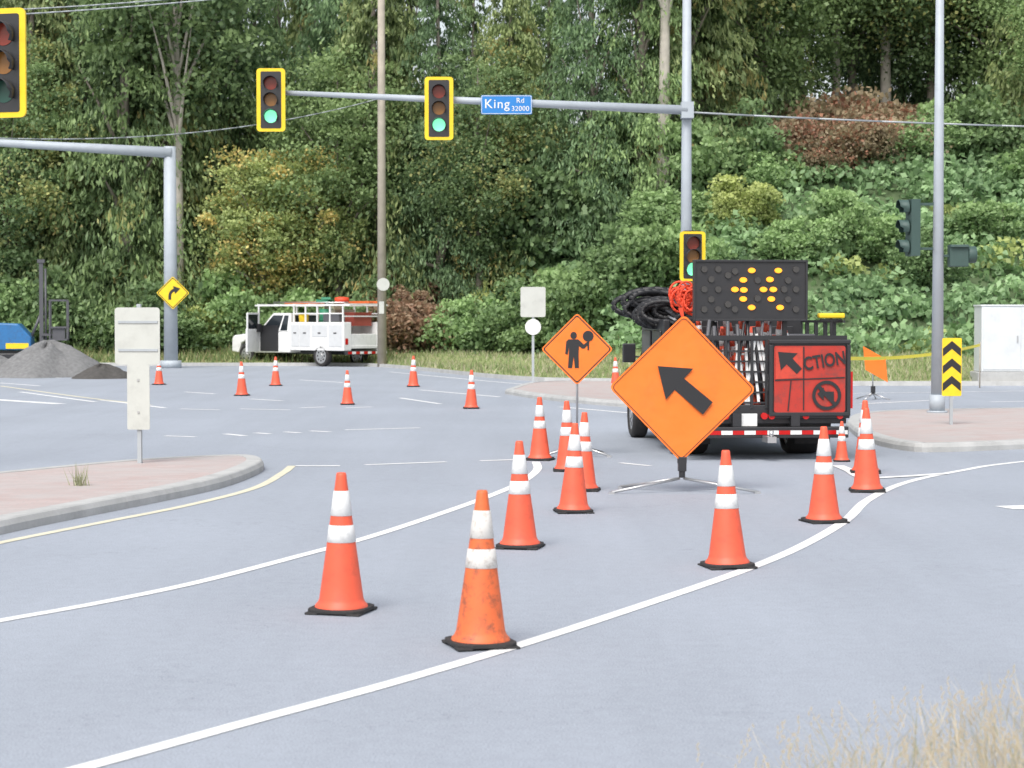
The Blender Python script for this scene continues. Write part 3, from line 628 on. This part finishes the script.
def cable(p,q,sag):
    b=MB(); n=24; pts=[]
    for i in range(n+1):
        t=i/n; c=Vector(p).lerp(Vector(q),t); c.z-=sag*4*t*(1-t); pts.append(c)
    b.tube(pts,.020,5); o=b.obj('overhead_cable',GALV); mark(o,'thin grey overhead cable crossing in front of trees','cable','overhead cables')
x,y=G(382,367)
for xx in(-1.,0.,1.):
    cable((x+xx,y,17.72),(-60,y-22+xx*2,17.7+.3*xx),1.2)
cable(D(-80,134,60),(x,y,zp(98,y)),.7)
cable((X0,dP,zp(112,dP)),(40,60,8.2),.5)
cable(D(-60,18,60),D(300,-10,60),.1); cable(D(-60,12,62),D(240,-8,62),.1)
# ------------------------------------------------------------ gravel mounds
def mound(name,c,rx,ry,h,mat,label):
    b=MB(); n=44; m=14; vs=[(0,0,h)]
    for j in range(1,m+1):
        t=j/m
        for i in range(n):
            a=2*math.pi*i/n; r=t*(1+.10*math.sin(3*a+1)+.06*math.sin(7*a)); z=h*(1-t**1.25)*(1+.12*math.sin(5*a+4*t)) if t<1 else -.05
            vs.append((rx*r*math.cos(a)+random.uniform(-.03,.03),ry*r*math.sin(a)+random.uniform(-.03,.03),max(z,-.05)*(.96 if t>.2 else .93)+random.uniform(-.015,.015)))
    fs=[(0,1+i,1+(i+1)%n) for i in range(n)]+[(1+(j-1)*n+i,1+j*n+i,1+j*n+(i+1)%n,1+(j-1)*n+(i+1)%n) for j in range(1,m) for i in range(n)]
    b.add(vs,fs,0,True); o=b.obj(name,mat,loc=c); mark(o,label,'gravel pile')
GRAV=M('grey crushed gravel',(.19,.19,.19),.95,scale=9,var=.5,bump=1.)
GRAVD=M('dark asphalt millings',(.08,.075,.07),.95,scale=9,var=.5,bump=1.)
x,y=G(34,378); mound('gravel_mound',(x,y+2,0),2.2,2.2,1.22,GRAV,'grey gravel mound heaped on the asphalt')
x,y=G(-40,378); mound('gravel_mound',(x,y+2.4,0),1.8,2.,.9,GRAV,'grey gravel mound heaped on the asphalt')
x,y=G(97,379); mound('gravel_mound',(x,y+.8,0),1.1,1.,.48,GRAVD,'low dark heap of millings beside the gravel mound')
# ------------------------------------------------------------ vehicles
def wheel(parent,loc,r=.40,w=.26,side=1,dual=False):
    b=MB(); ws=w*(2.1 if dual else 1)
    prof=[(-.5,.72),(-.5,.90),(-.42,.98),(-.3,1.),(.3,1.),(.42,.98),(.5,.90),(.5,.72)]
    n=28; vs=[]
    for t,q in prof:
        for i in range(n):
            a=2*math.pi*i/n; vs.append((t*ws,r*q*math.cos(a),r*q*math.sin(a)))
    m=len(prof); b.add(vs,[(k*n+i,k*n+(i+1)%n,((k+1)%m)*n+(i+1)%n,((k+1)%m)*n+i) for k in range(m) for i in range(n)],0,True)
    o=b.obj('wheel',RUBBER,parent,loc)
    b=MB(); b.cyl((-ws*.42,0,0),(ws*.42,0,0),r*.72,n=24); 
    for sgn in(-1,1): b.cyl((sgn*ws*.42,0,0),(sgn*ws*.50,0,0),r*.25,r*.2,n=12); 
    for sgn in(-1,1):
        for i in range(8):
            a=i*math.pi/4; b.cyl((sgn*ws*.40,r*.45*math.cos(a),r*.45*math.sin(a)),(sgn*ws*.435,r*.45*math.cos(a),r*.45*math.sin(a)),r*.09,n=8,mi=1)
    b.obj('rim',[STEEL,BLACKP],o)
def pickup_cab(e,y0,paint,W=2.0):
    prof=[(0,.48),(0,1.22),(1.75,1.24),(1.85,1.22),(3.0,1.10),(3.10,1.0),(3.12,.50),(2.75,.46),(2.62,.80),(2.35,.92),(2.05,.80),(1.9,.46)]
    b=MB(); b.prism([(-W/2,y0+p[0],p[1]) for p in prof],(W,0,0)); b.obj('cab_body',paint,e,bevel=.04)
    vs=[]
    lo=[(.02,1.22),(1.70,1.24)]; hi=[(.12,1.92),(1.05,1.93)]
    for sx in(-1,1):
        vs+=[(sx*(W/2-.01),y0+lo[0][0],lo[0][1]),(sx*(W/2-.01),y0+lo[1][0],lo[1][1]),(sx*(W/2-.16),y0+hi[1][0],hi[1][1]),(sx*(W/2-.16),y0+hi[0][0],hi[0][1])]
    b=MB(); b.add(vs,[(0,1,2,3),(4,7,6,5),(0,4,5,1),(1,5,6,2),(2,6,7,3),(3,7,4,0)]); b.obj('cab_roof',paint,e,bevel=.05)
    def side(sx,t0,t1,nm):
        P=[]
        for yy,zz_ in((t0,.08),(t1,.08),(t1*.92+.02,.88),(t0,.88)):
            ylo=lo[0][0]+(lo[1][0]-lo[0][0])*yy; yhi=hi[0][0]+(hi[1][0]-hi[0][0])*yy
            z=1.23+.69*zz_; yv=ylo*(1-zz_)+yhi*zz_; xv=(W/2-.01)*(1-zz_)+(W/2-.16)*zz_+.006
            P.append((sx*xv,y0+yv,z))
        b=MB(); b.prism(P,(sx*.004,0,0)); b.obj(nm,GLASS,e)
    for sx in(-1,1): side(sx,.08,.30,'side_window'); side(sx,.36,.93,'side_window')
    b=MB(); b.prism([(-W/2+.16,y0+.02,1.32),(W/2-.16,y0+.02,1.32),(W/2-.26,y0+.10,1.84),(-W/2+.26,y0+.10,1.84)],(0,-.012,0)); b.obj('rear_window',GLASS,e)
    b=MB(); b.prism([(-W/2+.1,y0+1.68,1.29),(W/2-.1,y0+1.68,1.29),(W/2-.24,y0+1.11,1.87),(-W/2+.24,y0+1.11,1.87)],(0,.012,.01)); b.obj('windscreen',GLASS,e)
    for sx in(-1,1):
        b=MB(); b.box((sx*(W/2+.16),y0+1.45,1.38),(.20,.10,.30)); b.box((sx*(W/2+.05),y0+1.45,1.32),(.12,.03,.03)); b.obj('wing_mirror',BLACKP,e,bevel=.02)
        b=MB(); b.box((sx*(W/2-.25),y0+3.115,.88),(.35,.03,.2)); b.obj('headlight',GLASS,e)
# --- arrow board truck
R=math.radians(5)
tx,ty=3.43,27.1
T=thing('arrow_board_truck','black traffic control truck carrying a lit arrow board','truck',(tx,ty,0),R)
def TW(x,y,z): 
    c,s=math.cos(R),math.sin(R); return (tx+x*c-y*s,ty+x*s+y*c,z)
b=MB(); b.box((-.4,3.2,.55),(.12,6.6,.18)); b.box((.4,3.2,.55),(.12,6.6,.18)); b.box((0,1.3,.42),(1.9,.12,.12)); b.box((0,5.2,.42),(1.7,.1,.1)); b.box((0,.3,.5),(1.9,.3,.2)); b.obj('chassis',BLACKP,T)
b=MB(); b.box((0,1.75,.70),(2.26,3.4,.10)); b.box((0,.06,.62),(2.26,.10,.26)); b.obj('flatbed_deck',BLACKP,T,bevel=.01)
for sx in(-1,1):
    wheel(T,(sx*.82,1.35,.40),.40,.24,sx,True); wheel(T,(sx*.92,5.4,.40),.40,.25,sx)
    b=MB(); b.box((sx*.85,.80,.38),(.5,.015,.42)); b.obj('mud_flap',RUBBER,T)
    b=MB(); b.box((sx*.98,2.45,.50),(.30,.9,.32)); b.obj('side_locker',BLACKP,T,bevel=.02)
pickup_cab(T,3.2,BLACKP,2.04)
b=MB(); b.box((0,3.75,2.02),(1.3,.25,.12)); b.obj('light_bar',M('amber light bar',(.6,.25,.03),.3),T,bevel=.03)
b=MB(); b.box((0,-.07,.38),(2.25,.12,.15)); b.obj('rear_bumper',BLACKP,T,bevel=.01)
b=MB()
for i in range(14):
    b.box((-1.1+.079+i*.158,-.1335,.38),(.155,.006,.055),i%2)
b.obj('reflective_tape',[REDL,WHITE_R],T)
b=MB(); b.box((-.28,-.06,.55),(.32,.012,.17)); b.obj('licence_plate',WHITE_R,T)
for xx in(-1.02,-.55,-.02,.08,.55,1.02):
    b=MB(); b.cyl((xx,-.0,.6),(xx,-.075,.6),.045,n=14); b.obj('tail_lamp',REDL,T)
b=MB(); b.box((0,-.28,.30),(.12,.36,.08)); b.cyl((0,-.42,.34),(0,-.42,.42),.03); b.obj('tow_hitch',STEEL,T)
b=MB(); 
for xx in(-1.1,-.9,-.72,-.54,-.36,-.18,.02,.1,1.1):
    b.box((xx,.02,1.18),(.035,.05,.95))
for xx in(-1.1,1.1):
    for yy in(.6,1.1,1.65,2.2,2.6,3.05): b.box((xx,yy,1.3),(.05,.05,1.2))
for zz_ in(.78,.92,1.06,1.2,1.34,1.48,1.63):
    b.box((-.54,.02,zz_),(1.1,.03,.022))
for zz_ in(.92,1.2,1.48,1.63,1.88):
    b.box((-1.1,1.55,zz_),(.03,3.0,.035)); b.box((1.1,1.55,zz_),(.03,3.0,.035))
b.box((0,.02,1.66),(2.26,.06,.06)); b.box((0,3.05,1.9),(2.26,.06,.06)); b.box((0,3.05,1.35),(2.2,.04,1.1))
b.obj('cargo_rack',BLACKP,T)
b=MB(); b.box((-1.18,2.0,1.38),(.10,2.0,1.05)); b.box((-1.24,1.5,1.35),(.03,.7,.8)); b.box((-1.24,2.4,1.35),(.03,.7,.8)); b.obj('side_rack_panel',BLACKP,T,bevel=.015)
b=MB(); b.box((.60,-.03,1.10),(1.12,.05,1.07)); b.box((.60,-.07,.625),(1.12,.05,.05)); b.box((.60,-.07,1.605),(1.12,.05,.05)); b.box((.065,-.07,1.10),(.05,.05,.93)); b.box((1.135,-.07,1.10),(.05,.05,.93)); b.obj('rear_gate_panel',BLACKP,T,bevel=.008)
b=MB(); b.plate(rrect(.98,.90,.03,3,.60,1.10),-.070,.010); o=b.obj('stored_road_sign',REDP,T,label='worn dark red sign panel with arrow and prohibition symbol')
b=MB(); b.plate([(.13,1.53),(.50,1.53),(.50,1.12),(.13,1.10)],-.076,.003); b.obj('sign_layer',M('worn sign mid red',(.55,.055,.03),.55,dirt=.4,scale=5,var=.2),o)
b=MB()
b.plate([(.16,1.47),(.43,1.45),(.36,1.38),(.49,1.24),(.42,1.17),(.28,1.30),(.20,1.22)],-.081,.004)
for i,(p,q_) in enumerate((((.12,1.085),(1.08,1.12)),((.515,.68),(.515,1.54)),((.30,.67),(.34,1.08)))):
    p=Vector(p);q_=Vector(q_); t=(q_-p).normalized(); nn=Vector((-t.y,t.x))*.008; b.plate([(p+nn)[:],(q_+nn)[:],(q_-nn)[:],(p-nn)[:]],-.0795-.0012*i,.0025)
b.ring(circ(.20,28,.83,.88),circ(.155,28,.83,.88),-.088); b.plate([(.685,1.00),(.72,1.035),(.975,.76),(.94,.725)],-.0915,.003)
b.plate([(.70,.90),(.79,.99),(.79,.93),(.93,.93),(.93,.80),(.87,.80),(.87,.87),(.79,.87),(.79,.81)],-.0885,.0025); b.obj('sign_markings',BLACK,o,recalc=False)
text('CTION',.25,'sign_text',BLACK,o,(.80,-.0885,1.34),(math.pi/2,math.radians(-9),0),sx=.74,bold=.022)
# arrow board
bx,bz=-.19,2.30; bw,bh=1.54,.80
b=MB(); b.box((bx,.10,bz),(bw,.07,bh)); 
for i in(-1,1): b.box((bx+i*bw/2,.09,bz),(.03,.10,bh+.03))
b.box((bx,.09,bz+bh/2),(bw,.10,.03)); b.box((bx,.09,bz-bh/2),(bw,.10,.03)); AB=b.obj('arrow_board',BLACKP,T,bevel=.005)
for s_ in(-.5,.5):
    b=MB(); b.box((bx+s_,.2,1.75),(.06,.06,.5)); b.obj('board_post',BLACKP,T)
lit=[(752,271),(779,271),(743.5,280.5),(770.5,280),(735,290),(744,290.5),(764,290),(743.5,299.5),(772,299.5),(752,308),(781,308),(774,290)]
unl=[(704,270),(718,270),(704,290),(718,290),(704,310),(718,310),(728,276),(728,305),(797,270),(797,290),(797,310),(789,281),(789,300),(711,280),(711,300),(785,290),(735,272),(735,310),(758,299),(758,281)]
lm={}
for nm,mt in(('lit',AMBER),('unlit',UNLIT)):
    b=MB(); b.cyl((0,0,0),(0,-.025,0),.046,.042,n=14); lm[nm]=b.mesh('board_lamp',[mt])
for nm,ls in(('lit',lit),('unlit',unl)):
    for u,v in ls:
        o=bpy.data.objects.new('board_lamp',lm[nm]); COL.objects.link(o); o.parent=AB
        if nm=='lit': o.scale=(1.15,1,.8)
        o.location=(bx+(u-751)/73.8,.063,bz-(v-291)/73.8); o['label']='glowing amber arrow board lamp' if nm=='lit' else 'unlit dark arrow board lamp'
b=MB(); b.box((.97,.25,1.96),(.36,.14,.07)); b.obj('beacon_bar',YEL,T,bevel=.02)
b=MB(); b.box((.97,.25,1.8),(.03,.03,.28)); b.box((.97,.25,1.9),(.3,.05,.03)); b.obj('beacon_post',BLACKP,T)
b=MB(); b.box((1.17,-.06,.95),(.05,.02,.5)); b.obj('side_marker',REDL,T)
# delineators carried
b=MB(); b.cyl((0,0,0),(0,0,.25),.036,n=12,mi=0); b.cyl((0,0,.25),(0,0,.37),.038,n=12,mi=1); b.cyl((0,0,.37),(0,0,.46),.036,n=12,mi=0); b.cyl((0,0,.46),(0,0,.58),.038,n=12,mi=1); b.cyl((0,0,.58),(0,0,.70),.036,.028,n=12,mi=0)
dm=b.mesh('delineator_tube',[ORANGE,WHITE_R])
for i in range(39):
    o=bpy.data.objects.new('delineator_tube',dm); COL.objects.link(o); xx=-1.0+(i%13)*.105+random.uniform(-.03,.03); r2=i//13
    o.location=TW(xx+.03*r2,.16+.17*r2,(.74,1.12,1.28)[r2]+random.uniform(-.14,.10)); o.rotation_euler=(random.uniform(-.06,.06),random.uniform(-.16,.16),0); mark(o,'orange and white delineator tube standing in truck rack','delineator','delineator tubes in the truck rack')
for i in range(13):
    b=MB(); b.cyl((0,0,0),(0,0,1.0),random.choice((.018,.026)),n=8); o=b.obj('dark_pole',[DGREY,BLACKP][i%2]); o.location=TW(-1.04+i*.092,.09,.80+random.uniform(0,.12)); o.rotation_euler=(random.uniform(-.04,.04),random.uniform(-.12,.12),0); mark(o,'dark metal pole standing in packed truck rack','pole','dark poles in the truck rack')
b=MB(); b.lathe([(.15,0),(.14,.06),(.05,.65)],20); b.lathe([(.118,.22),(.104,.34)],20,mi=1,cap=False); b.lathe([(.09,.42),(.073,.56)],20,mi=1,cap=False); b.box((0,0,-.02),(.36,.36,.04),2)
cm=b.mesh('stacked_cone',[ORANGE,WHITE_R,RUBBER])
for i in range(4):
    o=bpy.data.objects.new('stacked_cone',cm); COL.objects.link(o); o.location=TW(-.8+i*.42,.95,1.16); mark(o,'orange cone stored upright on truck bed','traffic cone','cones stored on the truck bed')
for i in range(9):
    b=MB(); b.box((0,0,0),(.035,.035,.80)); o=b.obj('lath_stake',WHITE_R); o.location=TW(-.40+i*.05+random.uniform(-.02,.02),.05+.012*(i%2),1.22+random.uniform(-.12,.12)); o.rotation_euler=(random.uniform(-.05,.05),random.uniform(-.18,.18),0); mark(o,'white lath stake strapped upright in truck rack','stake','lath stakes in the truck rack')
def coil(name,c,mat,rad,r,n,label,cat,jit=.05,zs=1.):
    b=MB()
    for k in range(n):
        ox,oy,oz=[random.uniform(-jit,jit) for _ in range(3)]; rr=rad*random.uniform(.6,1.1); ph=random.uniform(-.4,.4)
        pts=[(ox+rr*math.cos(a)*math.cos(ph),oy+rr*math.cos(a)*math.sin(ph)+k*.03,oz+rr*zs*math.sin(a)) for a in np.linspace(0,6.283,17)]
        b.tube(pts,r,6)
    o=b.obj(name,mat,loc=c,rot=(0,0,R)); mark(o,label,cat)
coil('coiled_hose',TW(-1.12,2.7,2.12),BLACK,.46,.045,13,'black coiled cable loops lying on truck cab rack','hose',.09,zs=.36)
coil('coiled_hose',TW(-1.15,1.5,2.0),BLACK,.30,.042,12,'black coiled hose loops hung on truck side','hose',.09,zs=.5)
coil('safety_netting',TW(-.95,.5,2.2),REDO,.13,.017,18,'crumpled orange red safety netting on truck rack','netting',.10,zs=1.2)
for i in range(7):
    b=MB(); b.cyl((0,0,0),(.12,2.4,.15),.018,n=6); o=b.obj('folded_sign_stand',[BLACKP,STEEL,BLACKP][i%3],loc=TW(-1.14+.03*(i%3),.5+i*.05,1.72+i*.045),rot=(0,random.uniform(-.02,.02),R)); mark(o,'folded metal sign stand lying on truck side rack','sign stand','folded sign stands on the truck rack')
b=MB(); b.box((0,0,0),(1.95,.9,1.15)); b.box((0,-.46,0),(1.7,.02,.9)); o=b.obj('equipment_locker',BLACKP,loc=TW(0,2.5,1.36),rot=(0,0,R),bevel=.03); mark(o,'large black equipment locker on the truck bed','locker')
b=MB(); b.box((0,0,0),(2.0,.5,.9)); o=b.obj('stacked_board',DGREY,loc=TW(0,1.5,1.25),rot=(0,0,R),bevel=.02); mark(o,'stack of dark boards stored across the truck bed','boards')
for i,(xx,zz_,mt) in enumerate(((-.8,2.02,BLACKP),(-.35,2.06,DGREY),(.1,2.03,BLACKP))):
    b=MB(); b.box((0,0,0),(.40,.6,.20)); b.box((0,-.31,0),(.14,.03,.04)); o=b.obj('tool_case',mt,loc=TW(xx,2.4,zz_),rot=(0,0,R+.1*i),bevel=.02); mark(o,'dark tool case lying on the equipment locker','tool case','tool cases on the truck')
# --- white utility truck
x,y=G(343,367); PH=math.radians(50); US=1.14
U_=thing('utility_truck','white service truck with ladder racks and open driver door','truck',(x+.78,y+.9,0),PH); U_.scale=(US,)*3
b=MB(); b.box((0,2.8,.5),(.9,5.6,.16)); b.obj('chassis',BLACKP,U_)
b=MB(); b.box((-.85,1.35,1.08),(.38,2.75,1.02)); b.box((.85,1.35,1.08),(.38,2.75,1.02)); b.box((0,1.35,.70),(1.4,2.75,.12)); b.box((0,.02,.92),(1.3,.05,.5)); b.obj('service_body',WHITEP,U_,bevel=.02)
for yy,w_ in((.40,.66),(1.2,.78),(1.95,.55),(2.45,.40)):
    b=MB(); b.box((-1.047,yy,1.10 if yy!=1.2 else 1.28),(.014,w_,.78 if yy!=1.2 else .42)); b.obj('locker_door',M('locker door paint',(.60,.61,.62),.35),U_,bevel=.01)
    b=MB(); b.box((-1.06,yy,1.2),(.015,.14,.04)); b.obj('locker_handle',BLACKP,U_)
b=MB(); b.box((0,-.1,.5),(2.0,.18,.14)); b.obj('rear_bumper',BLACKP,U_,bevel=.01)
b=MB()
for i in range(10): b.box((-.9+i*.2,-.195,.5),(.19,.008,.09),i%2)
b.obj('reflective_tape',[REDL,WHITE_R],U_)
for sx in(-1,1):
    b=MB(); b.box((sx*.9,-.02,.9),(.14,.03,.22)); b.obj('tail_lamp',REDL,U_)
    wheel(U_,(sx*.92,1.15,.38),.38,.24,sx); wheel(U_,(sx*.90,5.1,.38),.38,.24,sx)
pickup_cab(U_,2.78,WHITEP,2.0)
b=MB()
for sx in(-.95,.95):
    for yy in(.1,.75,1.4,2.0,2.6,4.45): b.box((sx*(1 if yy<4 else 1.02),yy,1.84),(.05,.05,.76 if yy<4 else .80))
    b.box((sx,2.2,2.20),(.06,4.9,.06)); b.box((sx,1.35,1.9),(.045,2.5,.045))
for yy in(0,.9,1.8,2.6,3.6,4.5): b.box((0,yy,2.23),(1.95,.05,.05))
b.box((0,.1,1.8),(1.9,.045,.045)); b.obj('ladder_rack',WHITEP,U_)
b=MB(); b.box((-.50,0,.92),(1.05,.08,.84)); b.box((-.48,0,1.90),(.92,.06,.07)); b.box((-.03,0,1.62),(.07,.06,.6)); b.box((-.95,0,1.62),(.07,.06,.6)); o=b.obj('open_door',WHITEP,U_,loc=(-1.03,4.40,0),rot=(0,0,math.radians(22)),bevel=.015,label='driver door standing open')
b=MB(); b.box((-.49,0,1.60),(.84,.012,.56)); b.obj('window',GLASS,o)
b=MB(); b.box((-1.012,3.85,1.0),(.012,.95,.95)); b.obj('door_opening',BLACKP,U_)
def cargo(name,mb,mats,loc,label,cat):
    o=mb.obj(name,mats); o.matrix_world=Matrix.Translation(U_.location)@Matrix.Rotation(PH,4,'Z')@Matrix.Scale(US,4)@Matrix.Translation(loc); mark(o,label,cat)
b=MB(); b.box((0,0,0),(.9,.7,.45)); b.box((0,0,.24),(.95,.75,.04)); cargo('storage_bin',b,M('maroon plastic',(.34,.07,.05),.6),(.1,.5,1.68),'dark red storage bin in truck bed','storage bin')
b=MB(); b.cyl((0,0,0),(0,0,.62),.26,n=18); b.lathe([(.27,.2),(.27,.25)],18); cargo('barrel',b,GREENP,(-.3,1.6,1.45),'green plastic barrel in truck bed','barrel')
b=MB(); b.lathe([(.10,0),(.26,.03),(.26,.2),(.10,.23),(.08,.23)],20); cargo('hose_reel',b,REDO,(-.2,.9,2.27),'red hose reel on truck roof rack','hose reel')
b=MB(); b.box((0,0,0),(.6,.5,.10),0,(.1,.05,.2)); b.box((.1,.05,.09),(.35,.35,.09),0,(0,.2,.5)); cargo('folded_tarp',b,GREENP,(.0,1.9,2.33),'green folded tarp on truck roof rack','tarp')
b=MB()
for s_ in(-.2,.2): b.box((s_,0,0),(.04,4.4,.08))
for i in range(14): b.cyl((-.2,-2.0+i*.3,0),(.2,-2.0+i*.3,0),.015,n=6)
cargo('ladder',b,M('orange fibreglass',(.7,.15,.04),.5),(.5,2.2,2.31),'orange fibreglass ladder on truck roof rack','ladder')
b=MB()
for i in range(5): b.cyl((i*.04,-1.8,0),(i*.04,1.9,.03),.025,n=6)
cargo('pipe_bundle',b,STEEL,(-.65,2.1,2.29),'bundle of metal pipes on truck roof rack','pipes')
b=MB(); b.box((0,0,0),(1.0,.9,.4)); b.box((.1,.2,.3),(.5,.5,.3)); cargo('equipment_case',b,M('khaki case',(.33,.30,.22),.6),(.1,1.5,1.85),'brown equipment case in truck rack','case')
b=MB(); b.lathe([(.17,0),(.19,.3),(.185,.32),(.16,.32)],18); cargo('bucket',b,YEL,(-.75,2.3,1.60),'yellow bucket standing on service truck locker','bucket')
b=MB(); b.box((0,0,0),(.3,.8,.25)); b.box((0,0,.14),(.32,.82,.03)); cargo('tool_box',b,DGREY,(-.8,.7,1.73),'dark tool box standing on service truck locker','tool box')
# --- small machine
x,y=G(4,369)
E=thing('drilling_machine','small blue tracked machine with thin upright mast beyond the gravel','machine',(x-.75,y+4,0),math.radians(8))
for sy in(-.7,.7):
    b=MB(); b.prism([(-1.1,sy-.2,.25),(-.9,sy-.2,.02),(.9,sy-.2,.02),(1.1,sy-.2,.25),(.9,sy-.2,.55),(-.9,sy-.2,.55)],(0,.4,0)); b.obj('track',BLACKP,E,bevel=.03)
b=MB(); b.box((0,0,.5),(1.1,1.1,.3)); b.obj('undercarriage',BLACKP,E)
b=MB(); b.prism([(-1.2,-.75,.68),(.9,-.75,.68),(.9,-.75,1.2),(.4,-.75,1.75),(-.9,-.75,1.8),(-1.3,-.75,1.3)],(0,1.5,0)); b.obj('body',BLUEM,E,bevel=.06)
b=MB(); b.box((.35,-.755,.85),(.9,.02,.22)); b.obj('yellow_panel',YEL,E)
b=MB(); b.box((1.25,0,2.4),(.16,.16,3.7)); b.box((1.25,0,4.3),(.3,.24,.14)); b.cyl((.8,0,1.1),(1.25,0,2.2),.06,n=8); b.cyl((1.42,0,.5),(1.42,0,4.0),.05,n=8); b.obj('mast',DGREY,E)
b=MB()
for xx in(1.6,2.3):
    for yy in(-.3,.3): b.box((xx,yy,1.9),(.06,.06,1.6))
for z_ in(1.1,1.6,2.7):
    b.box((1.95,-.3,z_),(.7,.06,.07)); b.box((1.95,.3,z_),(.7,.06,.07))
b.box((1.95,0,1.35),(.5,.5,.5)); b.box((1.5,0,1.3),(.5,.3,.1)); b.obj('guard_frame',DGREY,E)
# ------------------------------------------------------------ light
w=bpy.data.worlds.new('World'); scene.world=w; w.use_nodes=True; nt=w.node_tree; bg=nt.nodes['Background']
sk=nt.nodes.new('ShaderNodeTexSky'); sk.sky_type='NISHITA'; sk.sun_disc=False; sk.sun_elevation=math.radians(52); sk.sun_rotation=math.radians(200); sk.dust_density=3; sk.air_density=1.2
hs=nt.nodes.new('ShaderNodeHueSaturation'); hs.inputs['Saturation'].default_value=.38; hs.inputs['Value'].default_value=1.42; nt.links.new(sk.outputs[0],hs.inputs['Color']); nt.links.new(hs.outputs[0],bg.inputs[0]); bg.inputs[1].default_value=.15
sl=bpy.data.lights.new('sun','SUN'); sl.energy=2.4; sl.angle=math.radians(32); sl.color=(1,.97,.92)
so=bpy.data.objects.new('sun',sl); COL.objects.link(so)
az=math.radians(200); el=math.radians(52)
dv=Vector((math.sin(az)*math.cos(el),math.cos(az)*math.cos(el),math.sin(el)))
so.rotation_euler=dv.to_track_quat('Z','Y').to_euler(); so.location=(0,0,30)
scene.view_settings.view_transform='Standard'; scene.view_settings.look='None'; scene.view_settings.exposure=0
